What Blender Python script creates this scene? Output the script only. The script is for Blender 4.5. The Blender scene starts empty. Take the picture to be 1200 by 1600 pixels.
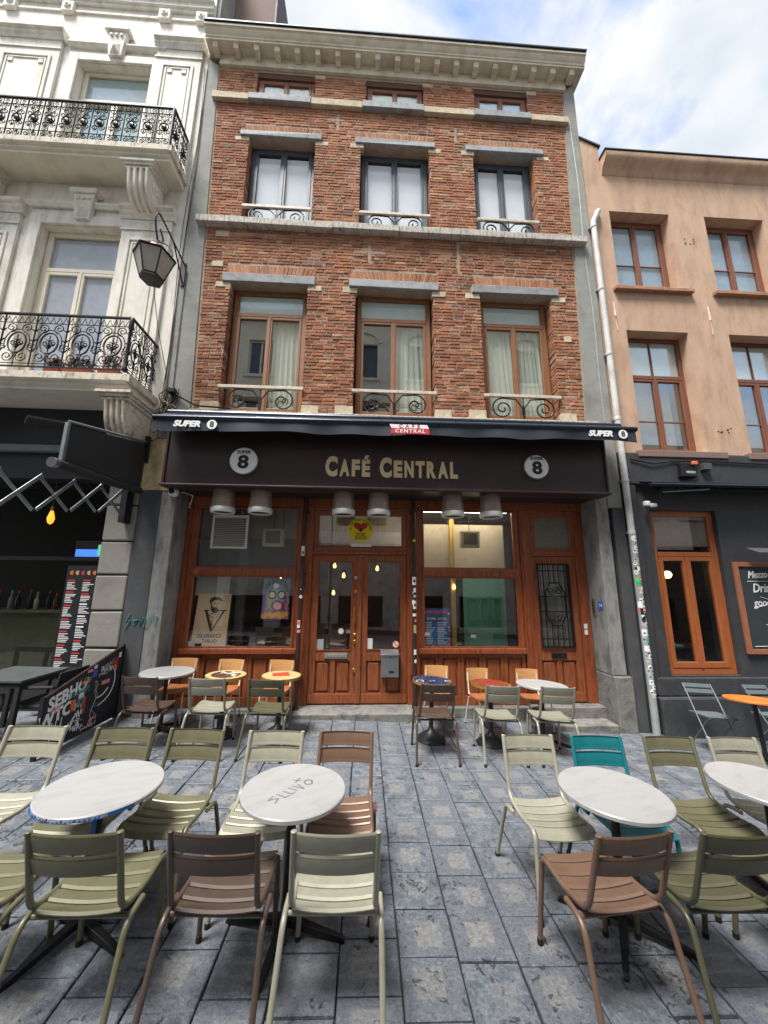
import bpy, bmesh, math, random
from mathutils import Matrix, Vector, noise
PI = math.pi
R = math.radians
sc = bpy.context.scene
C = sc.collection
random.seed(11)

# ---------------------------------------------------------------- camera
cam = bpy.data.cameras.new('camera'); cam_o = bpy.data.objects.new('camera', cam); C.objects.link(cam_o)
cam.sensor_fit = 'VERTICAL'; cam.sensor_height = 36.0; cam.lens = 570 / 1600 * 36
cam.clip_start = .05; cam.clip_end = 900
PITCH, YAW, ROLL = R(11.127), R(2.883), R(.491)
cam_o.matrix_world = (Matrix.Translation((0, 0, 2.0)) @ Matrix.Rotation(-YAW, 4, 'Z')
                      @ Matrix.Rotation(PI / 2 + PITCH, 4, 'X') @ Matrix.Rotation(ROLL, 4, 'Z'))
sc.camera = cam_o

# ---------------------------------------------------------------- sky and sun (thin bright cloud, blue gaps)
SUN_EL, SUN_AZ = R(66), R(222)      # azimuth clockwise from +Y: behind the camera, a little to the left
w = bpy.data.worlds.new('World'); sc.world = w; w.use_nodes = True
nt = w.node_tree; nt.nodes.clear()
def wn(t, **k):
    n = nt.nodes.new(t)
    for a, b in k.items(): setattr(n, a, b)
    return n
out = wn('ShaderNodeOutputWorld'); bg1 = wn('ShaderNodeBackground'); bg2 = wn('ShaderNodeBackground'); mx = wn('ShaderNodeMixShader')
sky = wn('ShaderNodeTexSky', sky_type='NISHITA', sun_disc=False, sun_elevation=SUN_EL, sun_rotation=SUN_AZ)
sky.air_density = 1.0; sky.dust_density = .6; sky.ozone_density = 1.0
nt.links.new(sky.outputs[0], bg1.inputs[0]); bg1.inputs[1].default_value = .15
geo = wn('ShaderNodeTexCoord')
sep = wn('ShaderNodeSeparateXYZ'); nt.links.new(geo.outputs['Generated'], sep.inputs[0])
mz = wn('ShaderNodeMath', operation='ADD'); nt.links.new(sep.outputs[2], mz.inputs[0]); mz.inputs[1].default_value = .35
dx = wn('ShaderNodeMath', operation='DIVIDE'); dy = wn('ShaderNodeMath', operation='DIVIDE')
nt.links.new(sep.outputs[0], dx.inputs[0]); nt.links.new(mz.outputs[0], dx.inputs[1])
nt.links.new(sep.outputs[1], dy.inputs[0]); nt.links.new(mz.outputs[0], dy.inputs[1])
cb = wn('ShaderNodeCombineXYZ'); nt.links.new(dx.outputs[0], cb.inputs[0]); nt.links.new(dy.outputs[0], cb.inputs[1]); cb.inputs[2].default_value = 21.3
n1 = wn('ShaderNodeTexNoise'); n1.inputs['Scale'].default_value = 2.2; n1.inputs['Detail'].default_value = 7; n1.inputs['Roughness'].default_value = .55
n1.inputs['Distortion'].default_value = .5
nt.links.new(cb.outputs[0], n1.inputs['Vector'])
rmp = wn('ShaderNodeValToRGB'); rmp.color_ramp.elements[0].position = .36; rmp.color_ramp.elements[1].position = .49
nt.links.new(n1.outputs[0], rmp.inputs[0])
n2 = wn('ShaderNodeTexNoise'); n2.inputs['Scale'].default_value = 4.5; n2.inputs['Detail'].default_value = 6
nt.links.new(cb.outputs[0], n2.inputs['Vector'])
rm2 = wn('ShaderNodeValToRGB'); rm2.color_ramp.elements[0].color = (.68, .77, .87, 1); rm2.color_ramp.elements[1].color = (1, 1, 1, 1)
rm2.color_ramp.elements[0].position = .35; rm2.color_ramp.elements[1].position = .6
nt.links.new(n2.outputs[0], rm2.inputs[0]); nt.links.new(rm2.outputs[0], bg2.inputs[0]); bg2.inputs[1].default_value = .44
nt.links.new(rmp.outputs[0], mx.inputs[0]); nt.links.new(bg1.outputs[0], mx.inputs[1]); nt.links.new(bg2.outputs[0], mx.inputs[2])
nt.links.new(mx.outputs[0], out.inputs[0])
sl = bpy.data.lights.new('sun', 'SUN'); sl.energy = 3.3; sl.angle = R(20); sl.color = (1, .975, .94)
so = bpy.data.objects.new('sun', sl); C.objects.link(so)
sd = Vector((math.sin(SUN_AZ) * math.cos(SUN_EL), math.cos(SUN_AZ) * math.cos(SUN_EL), math.sin(SUN_EL)))
so.rotation_euler = sd.to_track_quat('Z', 'Y').to_euler(); so.location = sd * 60
vs = sc.view_settings; vs.view_transform = 'Standard'; vs.look = 'None'; vs.gamma = 1; vs.use_curve_mapping = False
vs.exposure = 1.25

# ---------------------------------------------------------------- helpers
def s(r, g, b):
    f = lambda c: (c / 255 / 12.92) if c <= 10 else ((c / 255 + .055) / 1.055) ** 2.4
    return (f(r), f(g), f(b))
def grd(x, y):                                       # street falls to the right, a little more by the houses
    t = min(1, max(0, (y - 4.2) / 1.6)); t = t * t * (3 - 2 * t)
    xx = max(-12, min(12, x))
    return -.026 * (xx + .8) - .02 * max(0, min(xx, 6)) * t

MATS = {}
def M(name, col, rough=.6, metal=0., var=.12, scale=6., bump=0., bscale=60., stain=None, sscale=2., samt=.5, stretch=(1, 1, 1), spec=.5, coat=0., detail=6, sthr=.55, chips=None):
    """procedural material: colour varied by noise, optional stain layer and bump"""
    if name in MATS: return MATS[name]
    m = bpy.data.materials.new(name); m.use_nodes = True; t = m.node_tree; N = t.nodes; L = t.links
    b = N['Principled BSDF']; b.inputs['Roughness'].default_value = rough; b.inputs['Metallic'].default_value = metal
    b.inputs['Specular IOR Level'].default_value = spec; b.inputs['Coat Weight'].default_value = coat; b.inputs['Coat Roughness'].default_value = .25
    tc = N.new('ShaderNodeTexCoord'); mp = N.new('ShaderNodeMapping'); mp.inputs['Scale'].default_value = stretch
    L.new(tc.outputs['Object'], mp.inputs[0])
    nz = N.new('ShaderNodeTexNoise'); nz.inputs['Scale'].default_value = scale; nz.inputs['Detail'].default_value = detail; nz.inputs['Roughness'].default_value = .65
    L.new(mp.outputs[0], nz.inputs['Vector'])
    cr = N.new('ShaderNodeValToRGB'); e = cr.color_ramp.elements
    e[0].position = .3; e[1].position = .7
    e[0].color = (*[max(0, c * (1 - var)) for c in col], 1); e[1].color = (*[min(1, c * (1 + var)) for c in col], 1)
    L.new(nz.outputs[0], cr.inputs[0]); last = cr.outputs[0]
    if stain:
        n3 = N.new('ShaderNodeTexNoise'); n3.inputs['Scale'].default_value = sscale; n3.inputs['Detail'].default_value = 8; n3.inputs['Roughness'].default_value = .7
        L.new(mp.outputs[0], n3.inputs['Vector'])
        r3 = N.new('ShaderNodeValToRGB'); r3.color_ramp.elements[0].position = sthr - .07; r3.color_ramp.elements[1].position = sthr + .13
        r3.color_ramp.elements[1].color = (samt, samt, samt, 1); r3.color_ramp.elements[0].color = (0, 0, 0, 1)
        L.new(n3.outputs[0], r3.inputs[0])
        mi = N.new('ShaderNodeMix'); mi.data_type = 'RGBA'; L.new(r3.outputs[0], mi.inputs[0]); L.new(last, mi.inputs[6]); mi.inputs[7].default_value = (*stain, 1)
        last = mi.outputs[2]
    if chips:
        n5 = N.new('ShaderNodeTexNoise'); n5.inputs['Scale'].default_value = chips[1]; n5.inputs['Detail'].default_value = 4; n5.inputs['Roughness'].default_value = .8
        L.new(mp.outputs[0], n5.inputs['Vector']); r5 = N.new('ShaderNodeMapRange'); r5.inputs[1].default_value = chips[2]; r5.inputs[2].default_value = chips[2] + .02; L.new(n5.outputs[0], r5.inputs[0])
        m5 = N.new('ShaderNodeMix'); m5.data_type = 'RGBA'; L.new(r5.outputs[0], m5.inputs[0]); L.new(last, m5.inputs[6]); m5.inputs[7].default_value = (*chips[0], 1); last = m5.outputs[2]
    L.new(last, b.inputs['Base Color'])
    rr = N.new('ShaderNodeMapRange'); rr.inputs[3].default_value = max(.02, rough - .12); rr.inputs[4].default_value = min(1, rough + .12)
    L.new(nz.outputs[0], rr.inputs[0]); L.new(rr.outputs[0], b.inputs['Roughness'])
    if bump:
        nb = N.new('ShaderNodeTexNoise'); nb.inputs['Scale'].default_value = bscale; nb.inputs['Detail'].default_value = 5
        L.new(mp.outputs[0], nb.inputs['Vector'])
        bp = N.new('ShaderNodeBump'); bp.inputs['Strength'].default_value = bump; bp.inputs['Distance'].default_value = .02
        L.new(nb.outputs[0], bp.inputs['Height']); L.new(bp.outputs[0], b.inputs['Normal'])
    m['nodes'] = True
    MATS[name] = m; return m
def GLASS(name, refl=.2, tint=(.9, .95, .95), rough=.0, ripple=0.):
    if name in MATS: return MATS[name]
    m = bpy.data.materials.new(name); m.use_nodes = True; t = m.node_tree; N = t.nodes; L = t.links; N.remove(N['Principled BSDF'])
    o = N['Material Output']; tr = N.new('ShaderNodeBsdfTransparent'); tr.inputs[0].default_value = (*tint, 1)
    g = N.new('ShaderNodeBsdfGlossy'); g.inputs['Roughness'].default_value = rough; g.inputs[0].default_value = (1, 1, 1, 1)
    lw = N.new('ShaderNodeLayerWeight'); lw.inputs[0].default_value = .5; fr = N.new('ShaderNodeMath'); fr.operation = 'POWER'; fr.inputs[1].default_value = 4.5; L.new(lw.outputs['Facing'], fr.inputs[0])
    ad = N.new('ShaderNodeMath'); ad.operation = 'ADD'; ad.use_clamp = True; ad.inputs[1].default_value = refl + .035; L.new(fr.outputs[0], ad.inputs[0])
    mx = N.new('ShaderNodeMixShader'); L.new(ad.outputs[0], mx.inputs[0]); L.new(tr.outputs[0], mx.inputs[1]); L.new(g.outputs[0], mx.inputs[2]); L.new(mx.outputs[0], o.inputs[0])
    tc = N.new('ShaderNodeTexCoord'); nb = N.new('ShaderNodeTexNoise'); nb.inputs['Scale'].default_value = 60 if ripple > .1 else 1.3
    L.new(tc.outputs['Object'], nb.inputs['Vector']); bp = N.new('ShaderNodeBump'); bp.inputs['Strength'].default_value = ripple if ripple else .04
    bp.inputs['Distance'].default_value = .02
    L.new(nb.outputs[0], bp.inputs['Height']); L.new(bp.outputs[0], g.inputs['Normal'])
    MATS[name] = m; return m
def EMIT(name, col, st):
    if name in MATS: return MATS[name]
    m = bpy.data.materials.new(name); m.use_nodes = True; b = m.node_tree.nodes['Principled BSDF']
    b.inputs['Base Color'].default_value = (*col, 1); b.inputs['Emission Color'].default_value = (*col, 1); b.inputs['Emission Strength'].default_value = st
    MATS[name] = m; return m

BASE = {}
def tag(o, label=None, cat=None, group=None, kind=None):
    if label: o['label'] = label
    if cat: o['category'] = cat
    if group: o['group'] = group
    if kind: o['kind'] = kind
    return o
def T(name, label, cat, loc=(0, 0, 0), group=None):
    o = bpy.data.objects.new(name, None); C.objects.link(o); o.location = loc; o.empty_display_size = .1
    BASE[o.name] = Vector(loc); return tag(o, label, cat, group)
def root_base(p): return BASE[p.name]
class MB:
    def __init__(self): self.v = []; self.f = []; self.t = []; self.uv = []; self.X = None
    def add(self, vs, fs, tint=0.):
        k = len(self.v)
        for p in vs:
            p = Vector(p); self.v.append(self.X @ p if self.X else p)
        for f in fs: self.f.append([k + i for i in f]); self.t.append(tint)
        return self
    def box(self, x0, x1, y0, y1, z0, z1, tint=0., j=0.):
        if x0 > x1: x0, x1 = x1, x0
        if y0 > y1: y0, y1 = y1, y0
        if z0 > z1: z0, z1 = z1, z0
        q = [(x, y, z) for z in (z0, z1) for y in (y0, y1) for x in (x0, x1)]
        if j: q = [tuple(c + random.uniform(-j, j) for c in p) for p in q]
        return self.add(q, [(0, 2, 3, 1), (4, 5, 7, 6), (0, 1, 5, 4), (2, 6, 7, 3), (0, 4, 6, 2), (1, 3, 7, 5)], tint)
    def quad(self, a, b, c, d, tint=0.): return self.add([a, b, c, d], [(0, 1, 2, 3)], tint)
    def prism(self, pts, vec, tint=0.):
        n = len(pts); vec = Vector(vec); q = [Vector(p) for p in pts]; q += [p + vec for p in q]
        fs = [tuple(range(n)), tuple(range(2 * n - 1, n - 1, -1))]
        fs += [(i, i + n, (i + 1) % n + n, (i + 1) % n) for i in range(n)]
        return self.add(q, fs, tint)
    def tube(self, pts, r, n=6, closed=False, cap=True):
        P = [Vector(p) for p in pts]; m = len(P); rr = r if isinstance(r, (list, tuple)) else [r] * m
        vs = []; up = None
        for i in range(m):
            a = P[i - 1] if (i or closed) else P[i]; b = P[(i + 1) % m] if (i < m - 1 or closed) else P[i]
            d = (b - a).normalized()
            if up is None:
                up = Vector((0, 0, 1)) if abs(d.z) < .9 else Vector((1, 0, 0))
            e1 = (up - d * up.dot(d))
            if e1.length < 1e-4: e1 = d.orthogonal()
            e1.normalize(); e2 = d.cross(e1); up = e1
            vs += [P[i] + rr[i] * (math.cos(2 * PI * k / n) * e1 + math.sin(2 * PI * k / n) * e2) for k in range(n)]
        fs = []
        for i in range(m if closed else m - 1):
            i2 = (i + 1) % m
            for k in range(n): fs.append((i * n + k, i * n + (k + 1) % n, i2 * n + (k + 1) % n, i2 * n + k))
        if cap and not closed: fs += [tuple(range(n - 1, -1, -1)), tuple((m - 1) * n + k for k in range(n))]
        return self.add(vs, fs)
    def lathe(self, prof, c=(0, 0, 0), n=20, axis='Z', ph=0., cap=True):
        vs = []; fs = []
        for r, z in prof:
            for k in range(n):
                a = 2 * PI * k / n + ph; x, y = r * math.cos(a), r * math.sin(a)
                vs.append((c[0] + x, c[1] + y, c[2] + z) if axis == 'Z' else (c[0] + x, c[1] + z, c[2] + y))
        m = len(prof)
        for i in range(m - 1):
            for k in range(n): fs.append((i * n + k, i * n + (k + 1) % n, (i + 1) * n + (k + 1) % n, (i + 1) * n + k))
        if cap and prof[0][0] > 1e-5: fs.append(tuple(range(n - 1, -1, -1)))
        if cap and prof[-1][0] > 1e-5: fs.append(tuple((m - 1) * n + k for k in range(n)))
        return self.add(vs, fs)
    def frame(self, x0, x1, y0, y1, z0, z1, w, wb=None):
        wb = w if wb is None else wb
        self.box(x0, x0 + w, y0, y1, z0, z1); self.box(x1 - w, x1, y0, y1, z0, z1)
        self.box(x0 + w, x1 - w, y0, y1, z1 - w, z1); return self.box(x0 + w, x1 - w, y0, y1, z0, z0 + wb)
    def build(self, name, mat, parent=None, smooth=False, bevel=0., label=None, cat=None, group=None, kind=None, uvs=None, fix=True):
        if parent is None:
            xs = [p.x for p in self.v]; ys = [p.y for p in self.v]; zs = [p.z for p in self.v]
            b = Vector(((min(xs) + max(xs)) / 2, (min(ys) + max(ys)) / 2, min(zs)))
        else: b = root_base(parent)
        me = bpy.data.meshes.new(name); me.from_pydata([p - b for p in self.v], [], self.f)
        if any(self.t) :
            a = me.attributes.new('tint', 'FLOAT', 'FACE'); a.data.foreach_set('value', self.t)
        if uvs:
            ul = me.uv_layers.new(name='UVMap'); ul.data.foreach_set('uv', [c for q in uvs for c in q])
        if fix:
            bm = bmesh.new(); bm.from_mesh(me); bmesh.ops.recalc_face_normals(bm, faces=bm.faces); bm.to_mesh(me); bm.free()
        me.materials.append(mat)
        if smooth:
            me.polygons.foreach_set('use_smooth', [True] * len(me.polygons)); me.set_sharp_from_angle(angle=R(40))
        o = bpy.data.objects.new(name, me); C.objects.link(o)
        if parent is None: o.location = b
        else: o.parent = parent
        BASE[o.name] = b
        if bevel:
            md = o.modifiers.new('bevel', 'BEVEL'); md.width = bevel; md.segments = 2; md.limit_method = 'ANGLE'; md.angle_limit = R(50)
            md.harden_normals = False
        return tag(o, label, cat, group, kind)
def copy_tree(o, parent=None):
    c = o.copy(); C.objects.link(c); c.parent = parent
    BASE[c.name] = BASE.get(o.name, Vector())
    for ch in list(o.children): copy_tree(ch, c)
    return c
def place(o, x, y, rz, z=None, tilt=True):
    """stand a thing on the sloping street"""
    zz = grd(x, y) if z is None else z
    m = Matrix.Rotation(rz, 4, 'Z')
    if tilt:
        gx = (grd(x + .2, y) - grd(x - .2, y)) / .4; gy = (grd(x, y + .2) - grd(x, y - .2)) / .4
        m = Matrix.Rotation(-math.atan(gx), 4, 'Y') @ Matrix.Rotation(math.atan(gy), 4, 'X') @ m
    o.location = (x, y, zz); o.rotation_euler = m.to_euler()
def spiral(c, r0, r1, turns, a0, n=22, plane='XZ', sgn=1):
    P = []
    for i in range(n + 1):
        t = i / n; a = a0 + sgn * turns * 2 * PI * t; r = r0 + (r1 - r0) * t
        u, v = c[0] + r * math.cos(a), c[-1] + r * math.sin(a)
        P.append((u, c[1], v))
    return P
def arc(c, rx, rz, a0, a1, n=12):
    return [(c[0] + rx * math.cos(a0 + (a1 - a0) * i / n), c[1], c[2] + rz * math.sin(a0 + (a1 - a0) * i / n)) for i in range(n + 1)]
def text(name, txt, size, mat, parent, X, ext=.002, bold=0., shear=0., xs=1., align='CENTER', space=1.):
    """lettering: flat text turned to mesh; X maps text x,y,z to the world"""
    cu = bpy.data.curves.new('t', 'FONT'); cu.body = txt; cu.size = size; cu.extrude = ext; cu.offset = bold; cu.shear = shear
    cu.align_x = align; cu.align_y = 'CENTER'; cu.resolution_u = 3; cu.space_character = space
    ob = bpy.data.objects.new('t', cu); C.objects.link(ob)
    dg = bpy.context.evaluated_depsgraph_get(); me = bpy.data.meshes.new_from_object(ob.evaluated_get(dg))
    bpy.data.objects.remove(ob); bpy.data.curves.remove(cu)
    me.transform(Matrix.Translation(-root_base(parent)) @ X @ Matrix.Diagonal((xs, 1, 1, 1)))
    me.materials.clear(); me.materials.append(mat); me.name = name
    o = bpy.data.objects.new(name, me); C.objects.link(o); o.parent = parent; BASE[o.name] = root_base(parent)
    return o
def facing(x, y, z, rot=0., mirror=False):           # text upright on a plane facing the camera side (-Y)
    return Matrix.Translation((x, y, z)) @ Matrix.Rotation(PI / 2, 4, 'X') @ Matrix.Rotation(rot, 4, 'Z') @ Matrix.Diagonal((-1 if mirror else 1, 1, 1, 1))

# ---------------------------------------------------------------- materials
def attr_ramp(name, stops, rough, bump, bscale, nscale=25., mott=.35, mcol=None, mamt=.0):
    m = bpy.data.materials.new(name); m.use_nodes = True; t = m.node_tree; N = t.nodes; L = t.links; b = N['Principled BSDF']
    b.inputs['Roughness'].default_value = rough
    at = N.new('ShaderNodeAttribute'); at.attribute_name = 'tint'
    cr = N.new('ShaderNodeValToRGB'); el = cr.color_ramp.elements
    for i, (p, c) in enumerate(stops):
        e = el[i] if i < 2 else el.new(p)
        e.position = p; e.color = (*c, 1)
    L.new(at.outputs['Fac'], cr.inputs[0])
    tc = N.new('ShaderNodeTexCoord'); nz = N.new('ShaderNodeTexNoise'); nz.inputs['Scale'].default_value = nscale; nz.inputs['Detail'].default_value = 8; nz.inputs['Roughness'].default_value = .7
    L.new(tc.outputs['Object'], nz.inputs['Vector'])
    mr = N.new('ShaderNodeMapRange'); mr.inputs[1].default_value = .25; mr.inputs[2].default_value = .75; mr.inputs[3].default_value = 1 - mott; mr.inputs[4].default_value = 1 + mott
    L.new(nz.outputs[0], mr.inputs[0])
    mu = N.new('ShaderNodeVectorMath'); mu.operation = 'SCALE'; L.new(cr.outputs[0], mu.inputs[0]); L.new(mr.outputs[0], mu.inputs['Scale'])
    last = mu.outputs[0]
    n4 = N.new('ShaderNodeTexNoise'); n4.inputs['Scale'].default_value = .9; n4.inputs['Detail'].default_value = 6; mp4 = N.new('ShaderNodeMapping'); mp4.inputs['Scale'].default_value = (1.6, 1, .6)
    L.new(tc.outputs['Object'], mp4.inputs[0]); L.new(mp4.outputs[0], n4.inputs['Vector']); m4 = N.new('ShaderNodeMapRange'); m4.inputs[1].default_value = .3; m4.inputs[2].default_value = .7; m4.inputs[3].default_value = .72; m4.inputs[4].default_value = 1.16
    L.new(n4.outputs[0], m4.inputs[0]); mu4 = N.new('ShaderNodeVectorMath'); mu4.operation = 'SCALE'; L.new(last, mu4.inputs[0]); L.new(m4.outputs[0], mu4.inputs['Scale']); last = mu4.outputs[0]
    if mcol:
        n3 = N.new('ShaderNodeTexNoise'); n3.inputs['Scale'].default_value = 7; n3.inputs['Detail'].default_value = 9; n3.inputs['Roughness'].default_value = .75
        L.new(tc.outputs['Object'], n3.inputs['Vector'])
        r3 = N.new('ShaderNodeValToRGB'); r3.color_ramp.elements[0].position = .54; r3.color_ramp.elements[1].position = .72
        r3.color_ramp.elements[1].color = (mamt,) * 3 + (1,)
        L.new(n3.outputs[0], r3.inputs[0]); mi = N.new('ShaderNodeMix'); mi.data_type = 'RGBA'
        L.new(r3.outputs[0], mi.inputs[0]); L.new(last, mi.inputs[6]); mi.inputs[7].default_value = (*mcol, 1); last = mi.outputs[2]
    L.new(last, b.inputs['Base Color'])
    nb = N.new('ShaderNodeTexNoise'); nb.inputs['Scale'].default_value = bscale; nb.inputs['Detail'].default_value = 6
    L.new(tc.outputs['Object'], nb.inputs['Vector']); bp = N.new('ShaderNodeBump'); bp.inputs['Strength'].default_value = bump; bp.inputs['Distance'].default_value = .015
    L.new(nb.outputs[0], bp.inputs['Height']); L.new(bp.outputs[0], b.inputs['Normal'])
    MATS[name] = m; return m
brick_m = attr_ramp('old_brick', [(0, s(130, 84, 62)), (.2, s(154, 98, 70)), (.45, s(170, 110, 76)), (.7, s(182, 124, 88)), (.86, s(192, 152, 120)), (1, s(118, 90, 76))], .94, 1., 90, 45, .42, s(190, 172, 150), .7)
def paver_material():
    m = bpy.data.materials.new('slate_paver'); m.use_nodes = True; t = m.node_tree; N = t.nodes; L = t.links; b = N['Principled BSDF']
    def mth(op, a, c=None, cl=False):
        n = N.new('ShaderNodeMath'); n.operation = op; n.use_clamp = cl
        for i, q in enumerate((a, c)):
            if q is None: continue
            if isinstance(q, (int, float)): n.inputs[i].default_value = q
            else: L.new(q, n.inputs[i])
        return n.outputs[0]
    def mix(f, a, c):
        n = N.new('ShaderNodeMix'); n.data_type = 'RGBA'; L.new(f, n.inputs[0])
        for i, q in ((6, a), (7, c)):
            if isinstance(q, tuple): n.inputs[i].default_value = (*q, 1)
            else: L.new(q, n.inputs[i])
        return n.outputs[2]
    geo = N.new('ShaderNodeNewGeometry'); at = N.new('ShaderNodeAttribute'); at.attribute_name = 'tint'
    def nz(sc, det=8, ro=.65, dist=0.):
        n = N.new('ShaderNodeTexNoise'); n.inputs['Scale'].default_value = sc; n.inputs['Detail'].default_value = det; n.inputs['Roughness'].default_value = ro; n.inputs['Distortion'].default_value = dist
        L.new(geo.outputs['Position'], n.inputs['Vector']); return n.outputs[0]
    def ramp(f, a, c):
        n = N.new('ShaderNodeMapRange'); n.interpolation_type = 'SMOOTHSTEP'; L.new(f, n.inputs[0]); n.inputs[1].default_value = a; n.inputs[2].default_value = c; return n.outputs[0]
    uv = N.new('ShaderNodeUVMap'); sp = N.new('ShaderNodeSeparateXYZ'); L.new(uv.outputs[0], sp.inputs[0])
    big = nz(11, 10, .75); wob = mth('MULTIPLY', mth('SUBTRACT', nz(24, 6, .7), .5), .2)
    off = mth('MULTIPLY', mth('SUBTRACT', at.outputs['Fac'], .5), .22)
    u = mth('ABSOLUTE', mth('SUBTRACT', mth('ADD', sp.outputs[0], off), .5)); v = mth('ABSOLUTE', mth('SUBTRACT', mth('SUBTRACT', sp.outputs[1], off), .5))
    d = mth('ADD', mth('MAXIMUM', mth('MULTIPLY', u, 1.12), v), wob)
    patch = mth('SUBTRACT', 1., ramp(d, .225, .30))
    h2 = mth('FRACT', mth('MULTIPLY', at.outputs['Fac'], 7.31))
    patch = mth('MULTIPLY', patch, mth('ADD', .22, mth('MULTIPLY', h2, .6)))
    edge = mix(ramp(big, .34, .66), s(78, 84, 92), s(128, 135, 143))
    edge = mix(mth('FRACT', mth('MULTIPLY', at.outputs['Fac'], 3.7)), edge, s(108, 112, 119))
    mid = mix(ramp(nz(45, 8, .75), .35, .65), s(112, 111, 110), s(150, 148, 145))
    edge = mix(mth('MULTIPLY', ramp(nz(55, 9, .8), .42, .62), .55), edge, s(62, 66, 72))
    edge = mix(mth('MULTIPLY', ramp(nz(38, 9, .8, .4), .54, .66), .6), edge, s(150, 156, 162))
    col = mix(patch, edge, mid)
    col = mix(mth('MULTIPLY', ramp(nz(80, 6, .8), .5, .62), .35), col, s(78, 80, 84))
    blot = mth('MULTIPLY', ramp(mth('ADD', nz(17, 10, .74, .9), mth('MULTIPLY', mth('SUBTRACT', nz(1.9, 3), .5), .42)), .59, .64), .8)
    col = mix(blot, col, s(46, 47, 49))
    grit = ramp(nz(160, 3), .62, .72); col = mix(mth('MULTIPLY', grit, .5), col, s(188, 188, 188))
    L.new(col, b.inputs['Base Color'])
    rg = N.new('ShaderNodeMapRange'); L.new(big, rg.inputs[0]); rg.inputs[3].default_value = .3; rg.inputs[4].default_value = .6; L.new(rg.outputs[0], b.inputs['Roughness'])
    bp = N.new('ShaderNodeBump'); bp.inputs['Strength'].default_value = .9; bp.inputs['Distance'].default_value = .016
    L.new(mth('ADD', nz(26, 10, .7), mth('MULTIPLY', blot, -.25)), bp.inputs['Height']); L.new(bp.outputs[0], b.inputs['Normal'])
    return m
paver_m = paver_material()
joint_m = M('paving_joint', s(38, 37, 36), .9, var=.3, scale=30)
mortar_m = M('mortar', s(172, 150, 128), .95, var=.18, scale=14, bump=.5, bscale=90, stain=s(110, 96, 84), sscale=3)
cement_m = M('cement_render', s(146, 146, 140), .9, var=.12, scale=2.2, bump=.25, bscale=50, stain=s(118, 116, 108), sscale=1.6, samt=.8)
bluestone_m = M('blue_stone', s(152, 154, 154), .75, var=.2, scale=18, bump=.3, bscale=60, stain=s(84, 84, 84), sscale=9, samt=.7)
palestone_m = M('pale_stone', s(196, 182, 156), .9, var=.2, scale=14, bump=.35, bscale=50, stain=s(150, 130, 104), sscale=8)
sillstone_m = M('weathered_stone', s(190, 184, 172), .85, var=.2, scale=12, bump=.35, bscale=60, stain=s(80, 76, 70), sscale=7, samt=.8, stretch=(2.5, 1, .7))
cornice_m = M('cornice_paint', s(214, 204, 182), .7, var=.08, scale=4, bump=.15, bscale=30, stain=s(150, 132, 106), sscale=3, samt=.5)
pilaster_m = M('grey_stone', s(136, 135, 131), .8, var=.16, scale=7, bump=.3, bscale=40, stain=s(66, 66, 66), sscale=2.6, samt=.75, stretch=(2, 2, .8))
plinth_stone_m = M('plinth_stone', s(120, 118, 112), .85, var=.2, scale=9, bump=.4, bscale=40, stain=s(60, 60, 60), sscale=5, samt=.8)
white_m = M('white_stucco', s(226, 221, 208), .75, var=.07, scale=3, bump=.12, bscale=40, stain=s(164, 154, 136), sscale=2.4, samt=.6, stretch=(1.6, 1.6, .5))
slab_m = M('stained_slab', s(212, 202, 184), .85, var=.12, scale=8, bump=.3, bscale=40, stain=s(58, 52, 44), sscale=9, samt=.75, stretch=(1.3, 1, .7), sthr=.56)
salmon_m = M('salmon_render', s(208, 174, 146), .92, var=.13, scale=2.4, bump=1., bscale=75, stain=s(176, 130, 104), sscale=2.6, samt=.6, stretch=(1.8, 1, .55), chips=(s(150, 112, 92), 34, .66))
anthra_m = M('anthracite_paint', s(52, 53, 56), .62, var=.14, scale=5, bump=.35, bscale=60, stain=s(78, 78, 78), sscale=4, samt=.4)
wood_m = M('varnished_wood', s(144, 74, 38), .4, var=.35, scale=5, stretch=(9, 9, .8), bump=.15, bscale=20, stain=s(78, 36, 20), sscale=2.2, samt=.8, coat=.35)
wood2_m = M('worn_wood', s(146, 80, 44), .5, var=.3, scale=5, stretch=(9, 9, .8), bump=.2, bscale=20, stain=s(66, 34, 20), sscale=4, samt=.7)
oak_m = M('window_oak', s(138, 92, 58), .5, var=.2, scale=6, stretch=(8, 8, .8), bump=.12, bscale=25)
redwood_m = M('red_timber', s(126, 78, 58), .55, var=.2, scale=6, stretch=(8, 8, .9), bump=.2, bscale=25)
orangewood_m = M('orange_timber', s(156, 88, 48), .4, var=.2, scale=5, stretch=(8, 8, .8), coat=.3)
slate_pvc_m = M('slate_frame', s(72, 80, 90), .45, var=.06)
cream_frame_m = M('cream_frame', s(226, 216, 196), .55, var=.06, scale=4)
iron_m = M('black_iron', s(28, 29, 31), .45, metal=.3, var=.2, scale=20)
steel_m = M('galvanised', s(168, 170, 172), .35, metal=.9, var=.12, scale=12)
fascia_m = M('sign_brown', s(50, 36, 36), .42, var=.08, scale=2, stain=s(62, 48, 46), sscale=2, samt=.4)
awn_m = M('awning_cloth', s(38, 44, 54), .7, var=.12, scale=5, bump=.15, bscale=200)
awnbar_m = M('awning_bar', s(44, 50, 60), .3, metal=.5, var=.1)
gold_m = M('letter_gold', s(216, 196, 154), .45, metal=.1, var=.06)
whitep_m = M('white_paint', s(232, 232, 230), .45, var=.04)
blackp_m = M('black_paint', s(20, 20, 22), .5, var=.15)
pipe_m = M('dark_pipe', s(58, 46, 42), .45, metal=.3, var=.2, scale=9, stain=s(92, 60, 40), sscale=6, samt=.5)
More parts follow.
